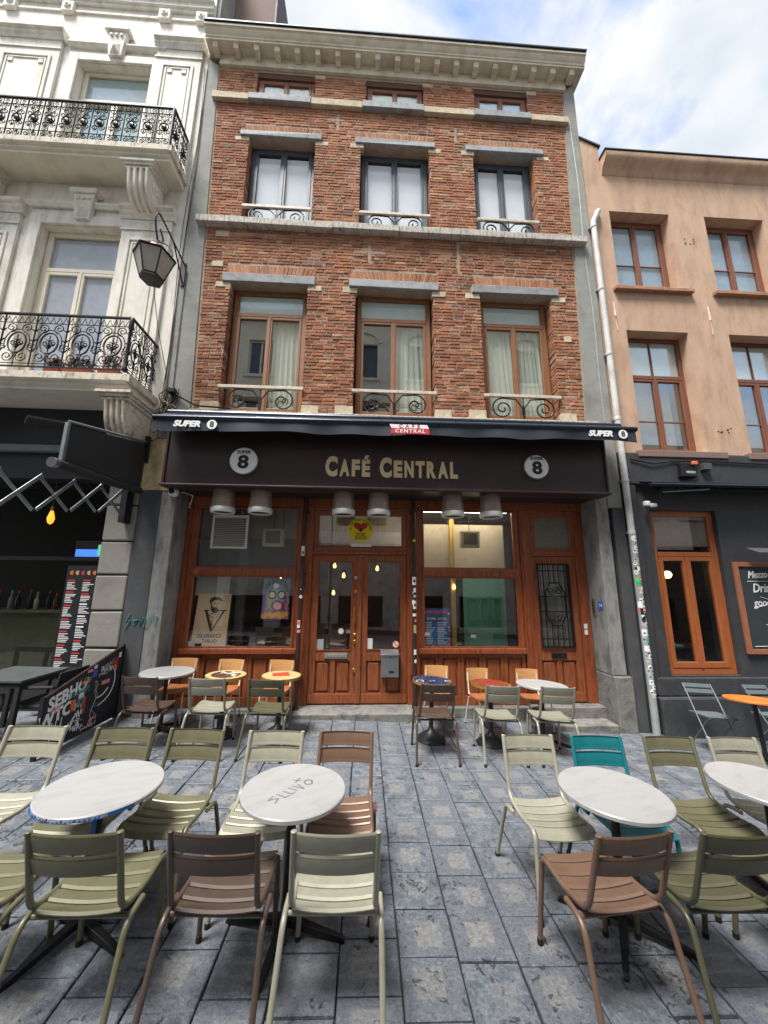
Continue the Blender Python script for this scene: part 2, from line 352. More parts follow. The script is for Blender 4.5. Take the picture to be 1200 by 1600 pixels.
wpipe_m = M('white_pvc', s(206, 204, 200), .5, var=.08, scale=4, stain=s(150, 144, 136), sscale=3, samt=.6)
inner_m = M('room_dark', s(74, 64, 56), .9, var=.2)
inner_cream_m = M('room_cream', s(190, 176, 150), .9, var=.1)
curtain_m = M('curtain_cloth', s(244, 236, 218), .9, var=.06)
sky_mirror_m = M('sky_mirror_white', s(238, 240, 244), .85, var=.03)
frost_m = M('frosted_pane', s(246, 246, 242), .3, var=.04, spec=.7)
glass_m = GLASS('window_glass', .14)
glass_sky_m = GLASS('upper_glass', .0, (.97, .98, .98))
glass_shop_m = GLASS('shop_glass', .09, (.97, .98, .98))
glass_bar_m = GLASS('bar_glass', .0, (.9, .92, .92))
ripple_m = GLASS('rippled_glass', .04, (.86, .88, .88), .08, .6)
def bez(P, n=5, r=.05):
    """polyline with rounded corners of radius about r"""
    P = [Vector(p) for p in P]; o = [P[0]]
    for i in range(1, len(P) - 1):
        a, b, c = P[i - 1], P[i], P[i + 1]; r1 = min(r, (a - b).length * .49); r2 = min(r, (c - b).length * .49)
        p, q = b + (a - b).normalized() * r1, b + (c - b).normalized() * r2
        for k in range(n + 1):
            t = k / n; o.append(p * (1 - t) ** 2 + b * 2 * t * (1 - t) + q * t * t)
    return o + [P[-1]]
def print_mat(name, cols, sc):
    m = bpy.data.materials.new(name); m.use_nodes = True; N = m.node_tree.nodes; L = m.node_tree.links; b = N['Principled BSDF']; b.inputs['Roughness'].default_value = .4
    tc = N.new('ShaderNodeTexCoord'); nz = N.new('ShaderNodeTexNoise'); nz.inputs['Scale'].default_value = sc; nz.inputs['Detail'].default_value = 3; nz.inputs['Distortion'].default_value = 1.6
    L.new(tc.outputs['Object'], nz.inputs[0]); cr = N.new('ShaderNodeValToRGB'); cr.color_ramp.interpolation = 'CONSTANT'; el = cr.color_ramp.elements
    for i, c in enumerate(cols):
        e = el[i] if i < 2 else el.new(.5); e.position = .28 + .44 * i / len(cols) if i else 0; e.color = (*s(*c), 1)
    L.new(nz.outputs[0], cr.inputs[0]); L.new(cr.outputs[0], b.inputs['Base Color']); MATS[name] = m; return m

# ================================================================ GROUND
def ground_sheet():
    xs = [-250, -60, -20, -12] + [-10 + i for i in range(21)] + [12, 20, 60, 250]
    ys = [-250, -60, -20, -10] + [-8 + .5 * i for i in range(29)] + [8, 12, 30, 250]
    m = MB(); n = len(xs)
    m.add([(x, y, grd(x, y) - .02) for y in ys for x in xs], [(j * n + i, j * n + i + 1, (j + 1) * n + i + 1, (j + 1) * n + i) for j in range(len(ys) - 1) for i in range(n - 1)])
    return m.build('ground', joint_m, kind='structure', fix=False)
ground_sheet()
pavement = T('pavement', 'street paving', None, (0, 0, 0)); del pavement['label']; tag(pavement, kind='structure')
PW, PL, PJ = .331, .305, .009
def paver_geo(x, y, rnd):
    a, b = x + PJ / 2 + rnd.uniform(-.002, .003), x + PW - PJ / 2 + rnd.uniform(-.003, .002)
    c, d = y + PJ / 2 + rnd.uniform(-.002, .003), y + PL - PJ / 2 + rnd.uniform(-.003, .002)
    dz = rnd.uniform(-.0035, .0035); tx, ty = rnd.uniform(-.008, .008), rnd.uniform(-.008, .008)
    cx, cy = (a + b) / 2, (c + d) / 2
    vs = []; uv = []
    for ins, dep in ((0, -.03), (0, -.006), (.006, 0)):
        for px, py in ((a + ins, c + ins), (b - ins, c + ins), (b - ins, d - ins), (a + ins, d - ins)):
            px += rnd.uniform(-.0015, .0015); py += rnd.uniform(-.0015, .0015)
            vs.append((px, py, grd(px, py) + dz + dep + (px - cx) * tx + (py - cy) * ty)); uv.append(((px - a) / (b - a), (py - c) / (d - c)))
    fs = [(8, 9, 10, 11)] + [(k * 4 + i, k * 4 + (i + 1) % 4, k * 4 + 4 + (i + 1) % 4, k * 4 + 4 + i) for k in (0, 1) for i in range(4)]
    return vs, fs, uv
rnd = random.Random(5); stones = []
for ci in range(-27, 31):
    x = -.104 + ci * PW; y = -2.6 + rnd.choice((0, .5, .35, .65)) * PL + rnd.uniform(-.03, .03)
    while y < 6.35:
        if not (y > 5.9 and (x < -4.2 or x > 4.2)): stones.append((x, y, *paver_geo(x, y, rnd), rnd.random() * .98 + .01))
        y += PL
def seen(st):
    x, y = st[0] + .16, st[1] + .15
    return 2.0 < y < 6.0 and -1.04 * y - .1 < x < 1.16 * y + .1
near = sorted([q for q in stones if seen(q)], key=lambda q: q[0] ** 2 + q[1] ** 2)[:300]
ids = {id(q) for q in near}
for q in near:
    m = MB(); m.add(q[2], q[3], q[5]); m.build('paver', paver_m, pavement, uvs=[q[4][i] for f in q[3] for i in f], fix=False)
m = MB(); uvs = []
for q in stones:
    if id(q) in ids: continue
    m.add(q[2], q[3], q[5]); uvs += [q[4][i] for f in q[3] for i in f]
m.build('paver_field', paver_m, pavement, uvs=uvs, kind='stuff', fix=False)

# ================================================================ CAFE BUILDING (upper floors)
YF = 5.95                                            # street face of the brickwork
cafe = T('cafe_building', 'narrow four storey red brick house with a brown wooden cafe front', 'building', (.45, YF, grd(.45, YF)))
W1 = [(-2.57, -1.165), (-.26, 1.188), (2.115, 3.47)]   # first floor openings, x
W2 = [(-2.5, -1.18), (-.236, 1.17), (2.115, 3.382)]
W3 = [(-2.455, -1.262), (-.147, 1.064), (2.202, 3.363)]
OPEN = [(a, b, 4.9, 7.46) for a, b in W1] + [(a, b, 8.80, 10.9) for a, b in W2] + [(a, b, 11.95, 12.68) for a, b in W3]
xl = lambda z: -3.0 - .25 * (z - 5) / 7.4
xr = lambda z: 3.92 + .25 * (z - 5) / 7.4
ZB, ZT = 4.86, 12.74
def wall_grid(m, x0, x1, z0, z1, opens, y0, y1):
    """solid wall with rectangular openings, made of boxes that butt"""
    zs = sorted({z0, z1, *[o[2] for o in opens], *[o[3] for o in opens]}); zs = [z for z in zs if z0 <= z <= z1]
    for a, b in zip(zs, zs[1:]):
        c = (a + b) / 2; cut = sorted([(o[0], o[1]) for o in opens if o[2] < c < o[3]]); x = x0
        for p, q in cut:
            if p > x: m.box(x, p, y0, y1, a, b)
            x = q
        if x < x1: m.box(x, x1, y0, y1, a, b)
    return m
big = [(a - .02, b + .02, c - .0, d + .0) for a, b, c, d in OPEN]
wall = wall_grid(MB(), -3.45, 4.38, ZB, ZT, big, YF + .0085, YF + .36).build('wall', mortar_m, cafe)
# bricks
rb = random.Random(21); bricks = []; CHT = .0675
STONES = []
def blocked(z, h): return [(a, b) for a, b, c, d in OPEN + STONES if c < z + h * .6 and d > z + h * .4]
arches = [(a - .1, b + .1, 7.63, 7.86) for a, b in W1] + [(a - .1, b + .1, 11.04, 11.24) for a, b in W2]
lint1 = [(-2.727, -1.035), (-.395, 1.306), (1.942, 3.637)]; lint2 = [(-2.682, -1.043), (-.361, 1.291), (1.95, 3.593)]
bands = [(a, b, 7.46, 7.63) for a, b in lint1] + [(a, b, 10.9, 11.04) for a, b in lint2]
stone_bits = []
for a, b in lint1:
    stone_bits += [(a - .12, a + .155, 7.35, 7.455), (b - .13, b + .13, 7.35, 7.455)]
for a, b in lint2:
    stone_bits += [(a - .1, a + .175, 10.80, 10.895), (b - .13, b + .13, 10.80, 10.895)]
for a, b in W1: stone_bits += [(a - .32, a - .003, 4.87, 5.06), (b + .003, b + .3, 4.87, 5.04)]
for a, b in W2: stone_bits += [(a - .2, a - .003, 8.81, 8.92)]
for a, b in W3: stone_bits += [(a - .28, a - .003, 11.96, 12.06), (b + .003, b + .22, 12.6, 12.7), (b + .2, b + .5, 11.96, 12.03)]
CROSS = [(-.33, .28, 8.24, 8.31), (-.05, .01, 8.02, 8.44), (-.95, -.6, 11.48, 11.54), (-.76, -.71, 11.25, 11.66), (1.6, 1.92, 11.34, 11.40), (1.72, 1.77, 11.12, 11.53), (1.69, 1.73, 7.9, 8.6)]
stone_bits += CROSS + [ (3.68, 3.82, 6.5, 6.62), (-2.95, -2.75, 7.78, 7.9), (-2.95, -2.7, 8.45, 8.58)]
STONES = stone_bits + arches + bands
nco = int((ZT - ZB) / CHT)
for k in range(nco):
    z = ZB + k * CHT; a, b = xl(z) + .0, xr(z)
    holes = blocked(z, CHT); tooth = (k % 2) * .05
    x = a - rb.uniform(0, .06); x = a
    first = True
    while x < b - .03:
        L = (rb.choice((.215, .215, .2, .105, .215, .19)) if not first else (.215 if k % 2 else .11)) + rb.uniform(-.012, .012); first = False
        x2 = min(x + L, b)
        if b - x2 < .05: x2 = b
        seg = [(x, x2)]
        for p, q in holes:
            seg = [t for u, v in seg for t in ((u, min(v, p)), (max(u, q), v)) if t[1] - t[0] > .035]
        for u, v in seg:
            near_op = any(abs(u - q) < .002 or abs(v - p) < .002 for p, q, c, d in OPEN if c < z + .03 < d)
            lo = max(0, min(1, (z - 7.6) / 2.5))
            tn = rb.betavariate(2.2, 2.6) * .8 + .12 * lo - .06
            if rb.random() < .07: tn = rb.uniform(.9, 1)
            if rb.random() < .05: tn = .82
            bricks.append((u + .006, v - .006, z + .006, z + CHT - .008, near_op, max(.01, min(1, tn)), rb.uniform(-.007, .006)))
        x = x2
for a, b, c, d in arches:                                # upright flat-arch bricks over the lintels
    n = int((b - a) / .068); cx = (a + b) / 2
    for i in range(n):
        u = a + (b - a) * i / n; lean = (u - cx) * .1
        bricks.append((u + .004, u + (b - a) / n - .005, c + .006, d - .02 * abs(u - cx) - rb.uniform(0, .02), False, rb.uniform(.25, .75), rb.uniform(-.004, .006), lean))
def brick_geo(m, q):
    u, v, c, d, nop, tn, dy = q[:7]; lean = q[7] if len(q) > 7 else 0; j = lambda: rb.uniform(-.0035, .0035)
    y0 = YF + dy; y1 = YF + (.22 if nop else .06); e = .006
    f = [(u + j(), y0 + e, c + j()), (v + j(), y0 + e, c + j()), (v + lean + j(), y0 + e, d + j()), (u + lean + j(), y0 + e, d + j())]
    cx = sum(p[0] for p in f) / 4; cz = sum(p[2] for p in f) / 4
    g = [(p[0] + (e if p[0] < cx else -e), y0 + rb.uniform(-.002, .002), p[2] + (e if p[2] < cz else -e)) for p in f]
    bk = [(p[0], y1, p[2]) for p in f]
    m.add(g + f + bk, [(0, 1, 2, 3)] + [(k * 4 + i, k * 4 + 4 + i, k * 4 + 4 + (i + 1) % 4, k * 4 + (i + 1) % 4) for k in (0, 1) for i in range(4)], tn)
bricks.sort(key=lambda q: ((q[0] + q[1]) / 2) ** 2 + (q[2] - 2) ** 2)
for q in bricks[:300]:
    m = MB(); brick_geo(m, q); m.build('brick', brick_m, wall)
m = MB()
for q in bricks[300:]: brick_geo(m, q)
m.build('brick_courses', brick_m, wall, kind='stuff')
for a, b, c, d in stone_bits:
    m = MB(); m.box(a, b, YF - (rb.uniform(-.006, 0) if (a, b, c, d) in CROSS else rb.uniform(.004, .012)), YF + .1, c, d, j=.004); m.build('stone_block', mortar_m if (a, b, c, d) in CROSS else palestone_m, wall, bevel=.006)
# cement strips at both edges
for nm, P in (('l', [(-3.5, ZB - .5), (-3.02, ZB - .5), (xl(12.74) - .02, 12.74), (-3.5, 12.9)]), ('r', [(3.94, ZB - .1), (4.41, ZB - .1), (4.44, 13.0), (xr(12.74) + .02, 12.74)])):
    MB().prism([(x, YF - .012, z) for x, z in P], (0, .34, 0)).build('cement_strip', cement_m, cafe)
# lintels, sill course, string course, ledge
for L, z0, z1 in ((lint1, 7.465, 7.625), (lint2, 10.905, 11.035)):
    for a, b in L: MB().box(a, b, YF - .045, YF + .24, z0, z1, j=.008).build('lintel', bluestone_m, cafe, bevel=.008)
xs = [-3.3, -2.1, -.75, .55, 1.9, 3.05, 4.28]
for a, b in zip(xs, xs[1:]): MB().box(a + .002, b - .002, YF - .13, YF + .02, 8.655, 8.795, j=.005).build('sill_stone', sillstone_m, cafe, bevel=.01)
xs = [-3.32, -2.58, -1.3, -.22, 1.07, 2.15, 3.38, 4.22]
for i, (a, b) in enumerate(zip(xs, xs[1:])): MB().box(a + .003, b - .003, YF - (.1 if i % 2 else .08), YF + .02, 11.78, 11.945, j=.005).build('string_stone', bluestone_m if i % 2 else palestone_m, cafe, bevel=.008)
xs = [-3.0, -1.2, .4, 1.7, 2.9, 4.1]
for a, b in zip(xs, xs[1:]): MB().box(a + .003, b - .003, YF - .12, YF + .05, 4.7, 4.855, j=.006).build('ledge_stone', sillstone_m, cafe, bevel=.01)
for a, b in W2: MB().box(a, b, YF - .02, YF + .36, 8.70, 8.80).build('window_sill', sillstone_m, cafe)
# attic timber heads
tim_m = M('old_timber', s(96, 70, 56), .9, var=.3, scale=4, stretch=(1, 8, 8), bump=.3)
for a, b in W3: MB().box(a, b, YF + .025, YF + .3, 12.562, 12.735, j=.004).build('timber_head', tim_m, cafe)
# cornice
frz = MB().prism([(-3.26, YF - .05, 12.742), (-3.26, YF + .3, 12.742), (-3.26, YF + .3, 13.0), (-3.26, YF - .05, 13.0)], (7.5, 0, 0)).build('frieze', cornice_m, cafe)
prof = [(YF + .3, 13.002), (YF - .27, 13.002), (YF - .27, 13.05), (YF - .285, 13.06), (YF - .285, 13.10), (YF - .31, 13.13), (YF - .335, 13.17), (YF - .345, 13.21), (YF - .375, 13.22), (YF - .375, 13.27), (YF + .3, 13.3)]
cor = MB().prism([(-3.49, y, z) for y, z in prof], (8.05, 0, 0)).build('cornice', cornice_m, cafe)
MB().box(-3.5, 4.57, YF - .4, YF + .4, 13.3, 13.33).build('zinc_edge', M('zinc', s(70, 72, 76), .5, metal=.5), cafe)
for i in range(19):
    x = -3.3 + i * (7.6 / 18); m = MB()
    m.prism([(x - .055, YF - .051, 12.87), (x - .055, YF - .22, 12.89), (x - .055, YF - .245, 13.0), (x - .055, YF - .051, 13.0)], (.11, 0, 0)); m.build('modillion', cornice_m, cor, bevel=.008)
MB().lathe([(.06, 0), (.05, .12), (0, .16)], (-2.1, YF - .1, 13.33), 10).build('vent_cap', steel_m, cafe, smooth=True)
# storeys inside: floors, ceilings and back wall so that windows look into rooms
for z in (4.6, 8.35, 11.6): MB().box(-3.45, 4.38, YF + .361, 9.4, z - .1, z + .1).build('floor_slab', inner_m, cafe)
MB().box(-3.45, 4.38, 9.4, 9.6, .0, 13.0).build('back_wall', inner_m, cafe)
for x in (-3.45, 4.28): MB().box(x, x + .1, YF + .42, 9.4, -.1, 13.0).build('party_wall', inner_m, cafe)
MB().box(-3.45, 4.38, YF + .3, 9.6, 13.001, 13.29).build('roof', M('roof_felt', s(60, 60, 62), .9), cafe)

def window(par, x0, x1, z0, z1, y, fm, gm, transom=None, tm=None, fw=.07, mull=.1, bars=(), sash=.05, backing=None, dep=.07):
    """timber window: outer frame with mullion, two casements, optional top light"""
    m = MB().frame(x0, x1, y, y + dep, z0, z1, fw); zt = z1 - fw if transom is None else transom
    cx = (x0 + x1) / 2
    if transom is not None: m.box(x0 + fw, x1 - fw, y - .012, y + dep, transom, transom + .075)
    w = m.build('window', fm, par, bevel=.006)
    if transom is not None:
        MB().box(x0 + fw, x1 - fw, y + .03, y + .04, transom + .075, z1 - fw).build('top_pane', tm or gm, w)
    for a, b in ((x0 + fw + .003, cx - .002), (cx + .002, x1 - fw - .003)):
        m = MB().frame(a, b, y - .008, y + .05, z0 + fw + .003, zt - .003, sash + (.0), sash + .02); m.build('sash', fm, w, bevel=.006)
        MB().box(a + sash, b - sash, y + .02, y + .028, z0 + fw + sash, zt - sash).build('pane', gm, w)
        for zb in bars: MB().box(a + sash, b - sash, y + .008, y + .036, zb - .009, zb + .009).build('glazing_bar', fm, w)
    MB().box(cx - .022, cx + .022, y - .02, y - .008, z0 + fw, zt).build('cover_strip', fm, w, bevel=.006)
    return w
def curtain(w, x0, x1, z0, z1, y, flare=0., seed=0):
    r = random.Random(seed); n = 40; q = []
    for j in range(8):
        t = j / 7; z = z1 + (z0 - z1) * t
        for i in range(n + 1):
            u = i / n; xx = x0 + (x1 - x0) * u + flare * t * (u - .3); q.append((xx, y + .03 * math.sin(u * 40 + seed) * (.5 + .5 * t) + .012 * math.sin(u * 17), z))
    MB().add(q, [(j * (n + 1) + i, j * (n + 1) + i + 1, (j + 1) * (n + 1) + i + 1, (j + 1) * (n + 1) + i) for j in range(7) for i in range(n)]).build('curtain', curtain_m, w, smooth=True, fix=False)
def guard(x0, x1, z0, zr, y, variant=0):
    """flat hand rail with a pair of iron scrolls below it"""
    g = MB().box(x0 - .03, x1 + .03, y - .03, y + .025, zr - .035, zr + .02).build('window_guard', M('rail_paint', s(206, 194, 176), .6, var=.2, scale=20, stain=s(120, 90, 66), sscale=9), cafe, bevel=.005)
    cx = (x0 + x1) / 2; h = zr - z0 - .04; yy = y
    MB().tube([(cx, yy, z0), (cx, yy, zr - .03)], .011, 6).build('scroll', iron_m, g, smooth=True)
    for sgn in (-1, 1):
        rx = min(.3, (x1 - x0) * .24)
        c = (cx + sgn * (rx + .08), yy, z0 + h * .48)
        P = spiral(c, min(rx * .85, h * .5), .03, 1.85 if variant != 1 else 1.4, R(90) if sgn > 0 else R(90), 34, sgn=-sgn)
        lead = [(cx + sgn * .012, yy, z0 + .02), (cx + sgn * .02, yy, z0 + h * .55), (cx + sgn * (rx * .45), yy, z0 + h * .93)]
        MB().tube(lead + P, .0135, 6).build('scroll', iron_m, g, smooth=True)
        if variant == 1:
            for k in range(3): MB().tube(arc((c[0] + .05 * math.cos(k * 2.1), yy, c[2] + .05 * math.sin(k * 2.1)), .05, .05, 0, 2 * PI, 12), .009, 5).build('scroll', iron_m, g)
    return g
for i, (a, b) in enumerate(W1):
    w = window(cafe, a + .02, b - .02, 4.9, 7.46, YF + .19, oak_m, glass_m, 6.9, GLASS('toplight_glass', .02), .085, .1)
    MB().box(a + .1, b - .1, YF + .245, YF + .25, 6.95, 7.4).build('frosted_film', frost_m, w)
    if i == 0: curtain(w, -1.85, -1.3, 5.0, 7.0, YF + .31, .12, 1)
    if i == 1: curtain(w, .5, 1.08, 5.0, 7.0, YF + .31, .2, 2)
    if i == 2: curtain(w, 2.2, 2.72, 5.0, 7.0, YF + .31, .2, 3); curtain(w, 2.85, 3.3, 5.0, 7.0, YF + .31, .15, 4)
    guard(a, b, 4.9, 5.345, YF - .02, 1 if i < 2 else 0)
for i, (a, b) in enumerate(W2):
    w = window(cafe, a + .01, b - .01, 8.80, 10.9, YF + .2, slate_pvc_m, glass_sky_m, None, None, .07, .1, sash=.06)
    MB().box(a + .05, b - .05, YF + .245, YF + .25, 8.85, 10.72).build('sky_mirror_blind', sky_mirror_m, w)  # pale blind stands in for the white sky these panes mirror
    guard(a + .03, b - .03, 8.8, 9.17, YF - .02, 2)
for i, (a, b) in enumerate(W3):
    w = window(cafe, a + .01, b - .01, 11.95, 12.56, YF + .06, redwood_m, glass_m, None, None, .06, .08, sash=.05)
    MB().box(a + .05, b - .05, YF + .1, YF + .105, 12.0, 12.5).build('net_blind', frost_m, w)

# ================================================================ CAFE FRONT
YS = 6.38                                            # shopfront woodwork
# stone pilasters
for nm, x0, x1 in (('l', -3.325, -3.09), ('r', 3.945, 4.17)):
    p = MB().box(x0, x1, YF - .0, YS + .15, .6, 3.52, j=.004).build('stone_pilaster', pilaster_m, cafe, bevel=.012)
    xx0, xx1 = (x0 - .005, x1 + .004) if nm == 'l' else (x0 - .006, x1 + .06)
    MB().box(xx0, xx1, YF - .05, YS + .15, -.4, .598, j=.006).build('plinth_block', plinth_stone_m, p, bevel=.015)
MB().box(-3.665, -3.328, YF - .004, YF + .4, -.1, 3.46, j=.004).build('painted_strip', M('dark_wash', s(70, 71, 73), .85, var=.12, scale=3, bump=.2, stain=s(96, 96, 95), sscale=2.4), cafe)
MB().box(4.236, 4.435, YF - .004, YF + .4, -.4, 3.32, j=.004).build('painted_strip', MATS['dark_wash'], cafe)
MB().box(4.172, 4.42, YF - .008, YF + .34, 3.322, 4.755, j=.003).build('cement_strip', cement_m, cafe)
rough_m = M('broken_plaster', s(196, 176, 134), .95, var=.25, scale=9, bump=1., bscale=26, stain=s(140, 116, 80), sscale=5)
MB().box(-3.66, -3.15, YF - .01, YF + .3, 3.462, 4.36, j=.012).build('plaster_patch', rough_m, cafe)
# stone sill / threshold
st = MB().box(-1.12, .86, 5.985, YS + .3, -.3, .075, j=.006).build('door_step', plinth_stone_m, cafe, bevel=.015)
MB().box(-3.085, -1.125, YS - .12, YS + .3, -.3, .06, j=.005).build('base_course', plinth_stone_m, cafe, bevel=.012)
MB().box(.865, 2.72, YS - .12, YS + .3, -.3, .06, j=.005).build('base_course', plinth_stone_m, cafe, bevel=.012)
MB().box(2.725, 3.94, YS - .2, YS + .3, -.3, .075, j=.005).build('door_step', plinth_stone_m, cafe, bevel=.012)
MB().box(2.6, 3.9, 5.86, YS - .205, -.4, -.075, j=.006).build('door_step', plinth_stone_m, cafe, bevel=.015)
MB().box(-3.085, 3.94, YS - .02, YS + .07, 3.33, 3.52).build('head_rail', wood_m, cafe, bevel=.006)
def shop_window(x0, x1, zu0, zu1, zl0, zl1, upper_m):
    w = MB(); y0, y1 = YS, YS + .08
    w.box(x0 - .13, x0, y0, y1, .9, 3.33); w.box(x1, x1 + .1, y0, y1, .9, 3.33)
    w.box(x0, x1, y0, y1, zu1, 3.33); w.box(x0, x1, y0 - .03, y1, zl1, zu0); w.box(x0, x1, y0, y1, .9, zl0)
    o = w.build('shop_window', wood_m, cafe, bevel=.008)
    MB().box(x0 - .12, x1 + .09, YS - .075, YS - .001, .86, .955).build('sill', wood_m, o, bevel=.015)
    MB().box(x0 - .02, x1 + .02, YS - .06, YS - .031, zl1 + .02, zu0 - .02).build('transom_rail', wood_m, o, bevel=.01)
    MB().box(x0 + .001, x1 - .001, YS + .02, YS + .028, zu0 + .001, zu1 - .001).build('upper_pane', upper_m, o)
    MB().box(x0 + .001, x1 - .001, YS + .02, YS + .028, zl0 + .001, zl1 - .001).build('lower_pane', glass_shop_m, o)
    for (a, b, c, d) in ((x0, x1, zu0, zu1), (x0, x1, zl0, zl1)): MB().frame(a - .012, b + .012, YS - .016, YS - .001, c - .012, d + .012, .03).build('glazing_bead', wood_m, o, bevel=.004)
    # panelled riser
    r = MB().box(x0 - .13, x1 + .1, YS + .025, YS + .08, .06, .86).build('stall_riser', wood2_m, o)
    n = 5; W = (x1 - x0 + .2) / n
    for i in range(n):
        a = x0 - .12 + i * W
        MB().frame(a + .002, a + W - .002, YS - .008, YS + .024, .065, .855, .055, .14).build('riser_frame', wood2_m, o, bevel=.005)
        m = MB(); m.box(a + .085, a + W - .085, YS + .0, YS + .024, .235, .77); m.build('riser_panel', wood2_m, o, bevel=.012)
    return o
winL = shop_window(-2.87, -1.185, 2.245, 3.28, .96, 2.11, ripple_m)
winR = shop_window(1.01, 2.65, 2.27, 3.29, .96, 2.12, ripple_m)
MB().box(-3.083, -3.003, YS - .01, YS + .07, .06, 3.328).build('corner_post', wood_m, cafe, bevel=.008)
MB().box(2.753, 2.885, YS - .02, YS + .08, .08, 3.328).build('door_post', wood_m, cafe, bevel=.01)
MB().box(2.79, 2.845, YS - .035, YS - .021, .15, 3.25).build('door_post_rib', wood_m, cafe, bevel=.01)
# double door
df = MB(); df.box(-1.06, -.905, YS + .0, YS + .1, .076, 3.328); df.box(.73, .86, YS, YS + .1, .076, 3.328); df.box(-.904, .729, YS, YS + .1, 2.51, 2.62); df.box(-.904, .729, YS, YS + .1, 3.27, 3.328)
df = df.build('door_frame', wood_m, cafe, bevel=.008)
MB().frame(-.9, .725, YS + .015, YS + .07, 2.622, 3.268, .09, .03).build('transom_frame', wood_m, df, bevel=.008)
MB().box(-.81, .635, YS + .03, YS + .038, 2.653, 3.177).build('transom_pane', glass_shop_m, df)
MB().box(-.92, .745, YS - .03, YS - .001, 2.5, 2.55).build('transom_moulding', wood_m, df, bevel=.012)
def door_leaf(x0, x1, gx0, gx1, gz0, gz1, par=None):
    y0, y1 = YS + .025, YS + .085; m = MB(); z0, z1 = .085, 2.505
    m.box(x0, gx0, y0, y1, z0, z1); m.box(gx1, x1, y0, y1, z0, z1); m.box(gx0, gx1, y0, y1, gz1, z1); m.box(gx0, gx1, y0, y1, .745, gz0); m.box(gx0, gx1, y0, y1, z0, .25)
    cx = (gx0 + gx1) / 2; m.box(cx - .04, cx + .04, y0, y1, .25, .745); m.box(gx0, gx1, y1 - .02, y1, .25, .745)
    d = m.build('door', wood2_m, cafe, bevel=.006)
    MB().box(gx0 + .001, gx1 - .001, y0 + .025, y0 + .033, gz0 + .001, gz1 - .001).build('pane', glass_shop_m, d)
    for a, b in ((gx0, cx - .04), (cx + .04, gx1)): MB().box(a + .03, b - .03, y0 + .012, y1 - .021, .28, .715).build('panel', wood2_m, d, bevel=.014)
    MB().box(x0 + .01, x1 - .01, y0 - .012, y0 - .001, .1, .235).build('kick_board', wood2_m, d, bevel=.005)
    MB().frame(gx0 - .012, gx1 + .012, y0 - .011, y0 - .001, gz0 - .012, gz1 + .012, .022).build('glazing_bead', wood_m, d, bevel=.004)
    return d
dl = door_leaf(-.9, -.088, -.79, -.215, .915, 2.37); dr_ = door_leaf(-.08, .726, .05, .615, .925, 2.38)
MB().box(-.125, -.045, YS - .005, YS + .014, .1, 2.5).build('meeting_strip', wood2_m, dl, bevel=.008)
brassy = M('brass', s(176, 136, 66), .3, metal=.8, var=.15)
MB().tube(bez([(-.16, YS + .02, 1.6), (-.16, YS - .05, 1.59), (-.165, YS - .055, 1.46), (-.16, YS - .05, 1.34), (-.16, YS + .02, 1.33)], 5, .03), .011, 8).build('door_handle', brassy, dl, smooth=True)
for z, r in ((1.86, .03), (1.16, .026), (1.05, .03), (.6, .034), (2.1, .03)): MB().lathe([(r, .0), (r, -.02), (r * .6, -.03), (0, -.032)], (-.15, YS + .02, z), 14, 'Y').build('lock_knob', brassy if z < 2 else steel_m, dl, smooth=True)
ls = MB().box(-.645, -.265, YS + .002, YS + .02, .785, .875).build('letter_slot', M('alloy', s(170, 170, 166), .4, metal=.6), dl, bevel=.005)
MB().box(-.615, -.295, YS - .004, YS + .001, .81, .85).build('flap', MATS['alloy'], ls, bevel=.004)
# side door with grille
sdf = MB(); sdf.box(2.886, 2.955, YS, YS + .09, .076, 3.328); sdf.box(3.76, 3.94, YS, YS + .09, .076, 3.328); sdf.box(2.956, 3.759, YS, YS + .09, 2.51, 2.6); sdf.box(2.956, 3.759, YS, YS + .09, 3.28, 3.328)
sdf = sdf.build('side_door_frame', wood_m, cafe, bevel=.008)
MB().frame(2.958, 3.757, YS + .01, YS + .06, 2.602, 3.278, .085, .05).build('transom_frame', wood_m, sdf, bevel=.006)
MB().box(3.043, 3.672, YS + .03, YS + .038, 2.65, 3.193).build('transom_pane', M('pebbled_glass', s(120, 118, 106), .25, var=.25, scale=60, bump=.6, bscale=70), sdf)
sd_ = door_leaf(2.96, 3.755, 3.03, 3.63, .945, 2.385); BASE['side_door'] = root_base(sd_); sd_.name = 'side_door'
gz = MB().frame(3.04, 3.62, YS - .012, YS + .012, .96, 2.37, .018).build('grille', iron_m, sd_)
for x in (3.14, 3.24, 3.33, 3.42, 3.52): MB().tube([(x, YS, .97), (x, YS, 1.33 if 3.2 < x < 3.46 else 2.36)], .011, 6).build('grille_bar', iron_m, sd_); 
for x in (3.24, 3.33, 3.42): MB().tube([(x, YS, 2.02), (x, YS, 2.36)], .011, 6).build('grille_bar', iron_m, sd_)
oct_ = [(3.33 + .17 * a, YS - .002, 1.68 + .36 * b) for a, b in ((-.45, -1), (.45, -1), (1, -.55), (1, .55), (.45, 1), (-.45, 1), (-1, .55), (-1, -.55))]
MB().tube(oct_, .013, 6, closed=True).build('grille_ring', iron_m, sd_)
for sx in (-1, 1):
    for sz in (-1, 1): MB().tube(spiral((3.33 + sx * .07, YS - .004, 1.68 + sz * .22), .07, .015, 1.4, 0, 18, sgn=sx * sz), .009, 5).build('grille_scroll', iron_m, sd_)
for z in (1.1, 1.55, 1.81, 2.25): MB().tube([(3.05, YS - .006, z), (3.61, YS - .006, z)], .009, 6).build('grille_bar', iron_m, sd_)
MB().box(3.05, 3.61, YS + .07, YS + .075, .96, 2.37).build('door_backing', M('grey_board', s(128, 124, 112), .7, var=.15), sd_)
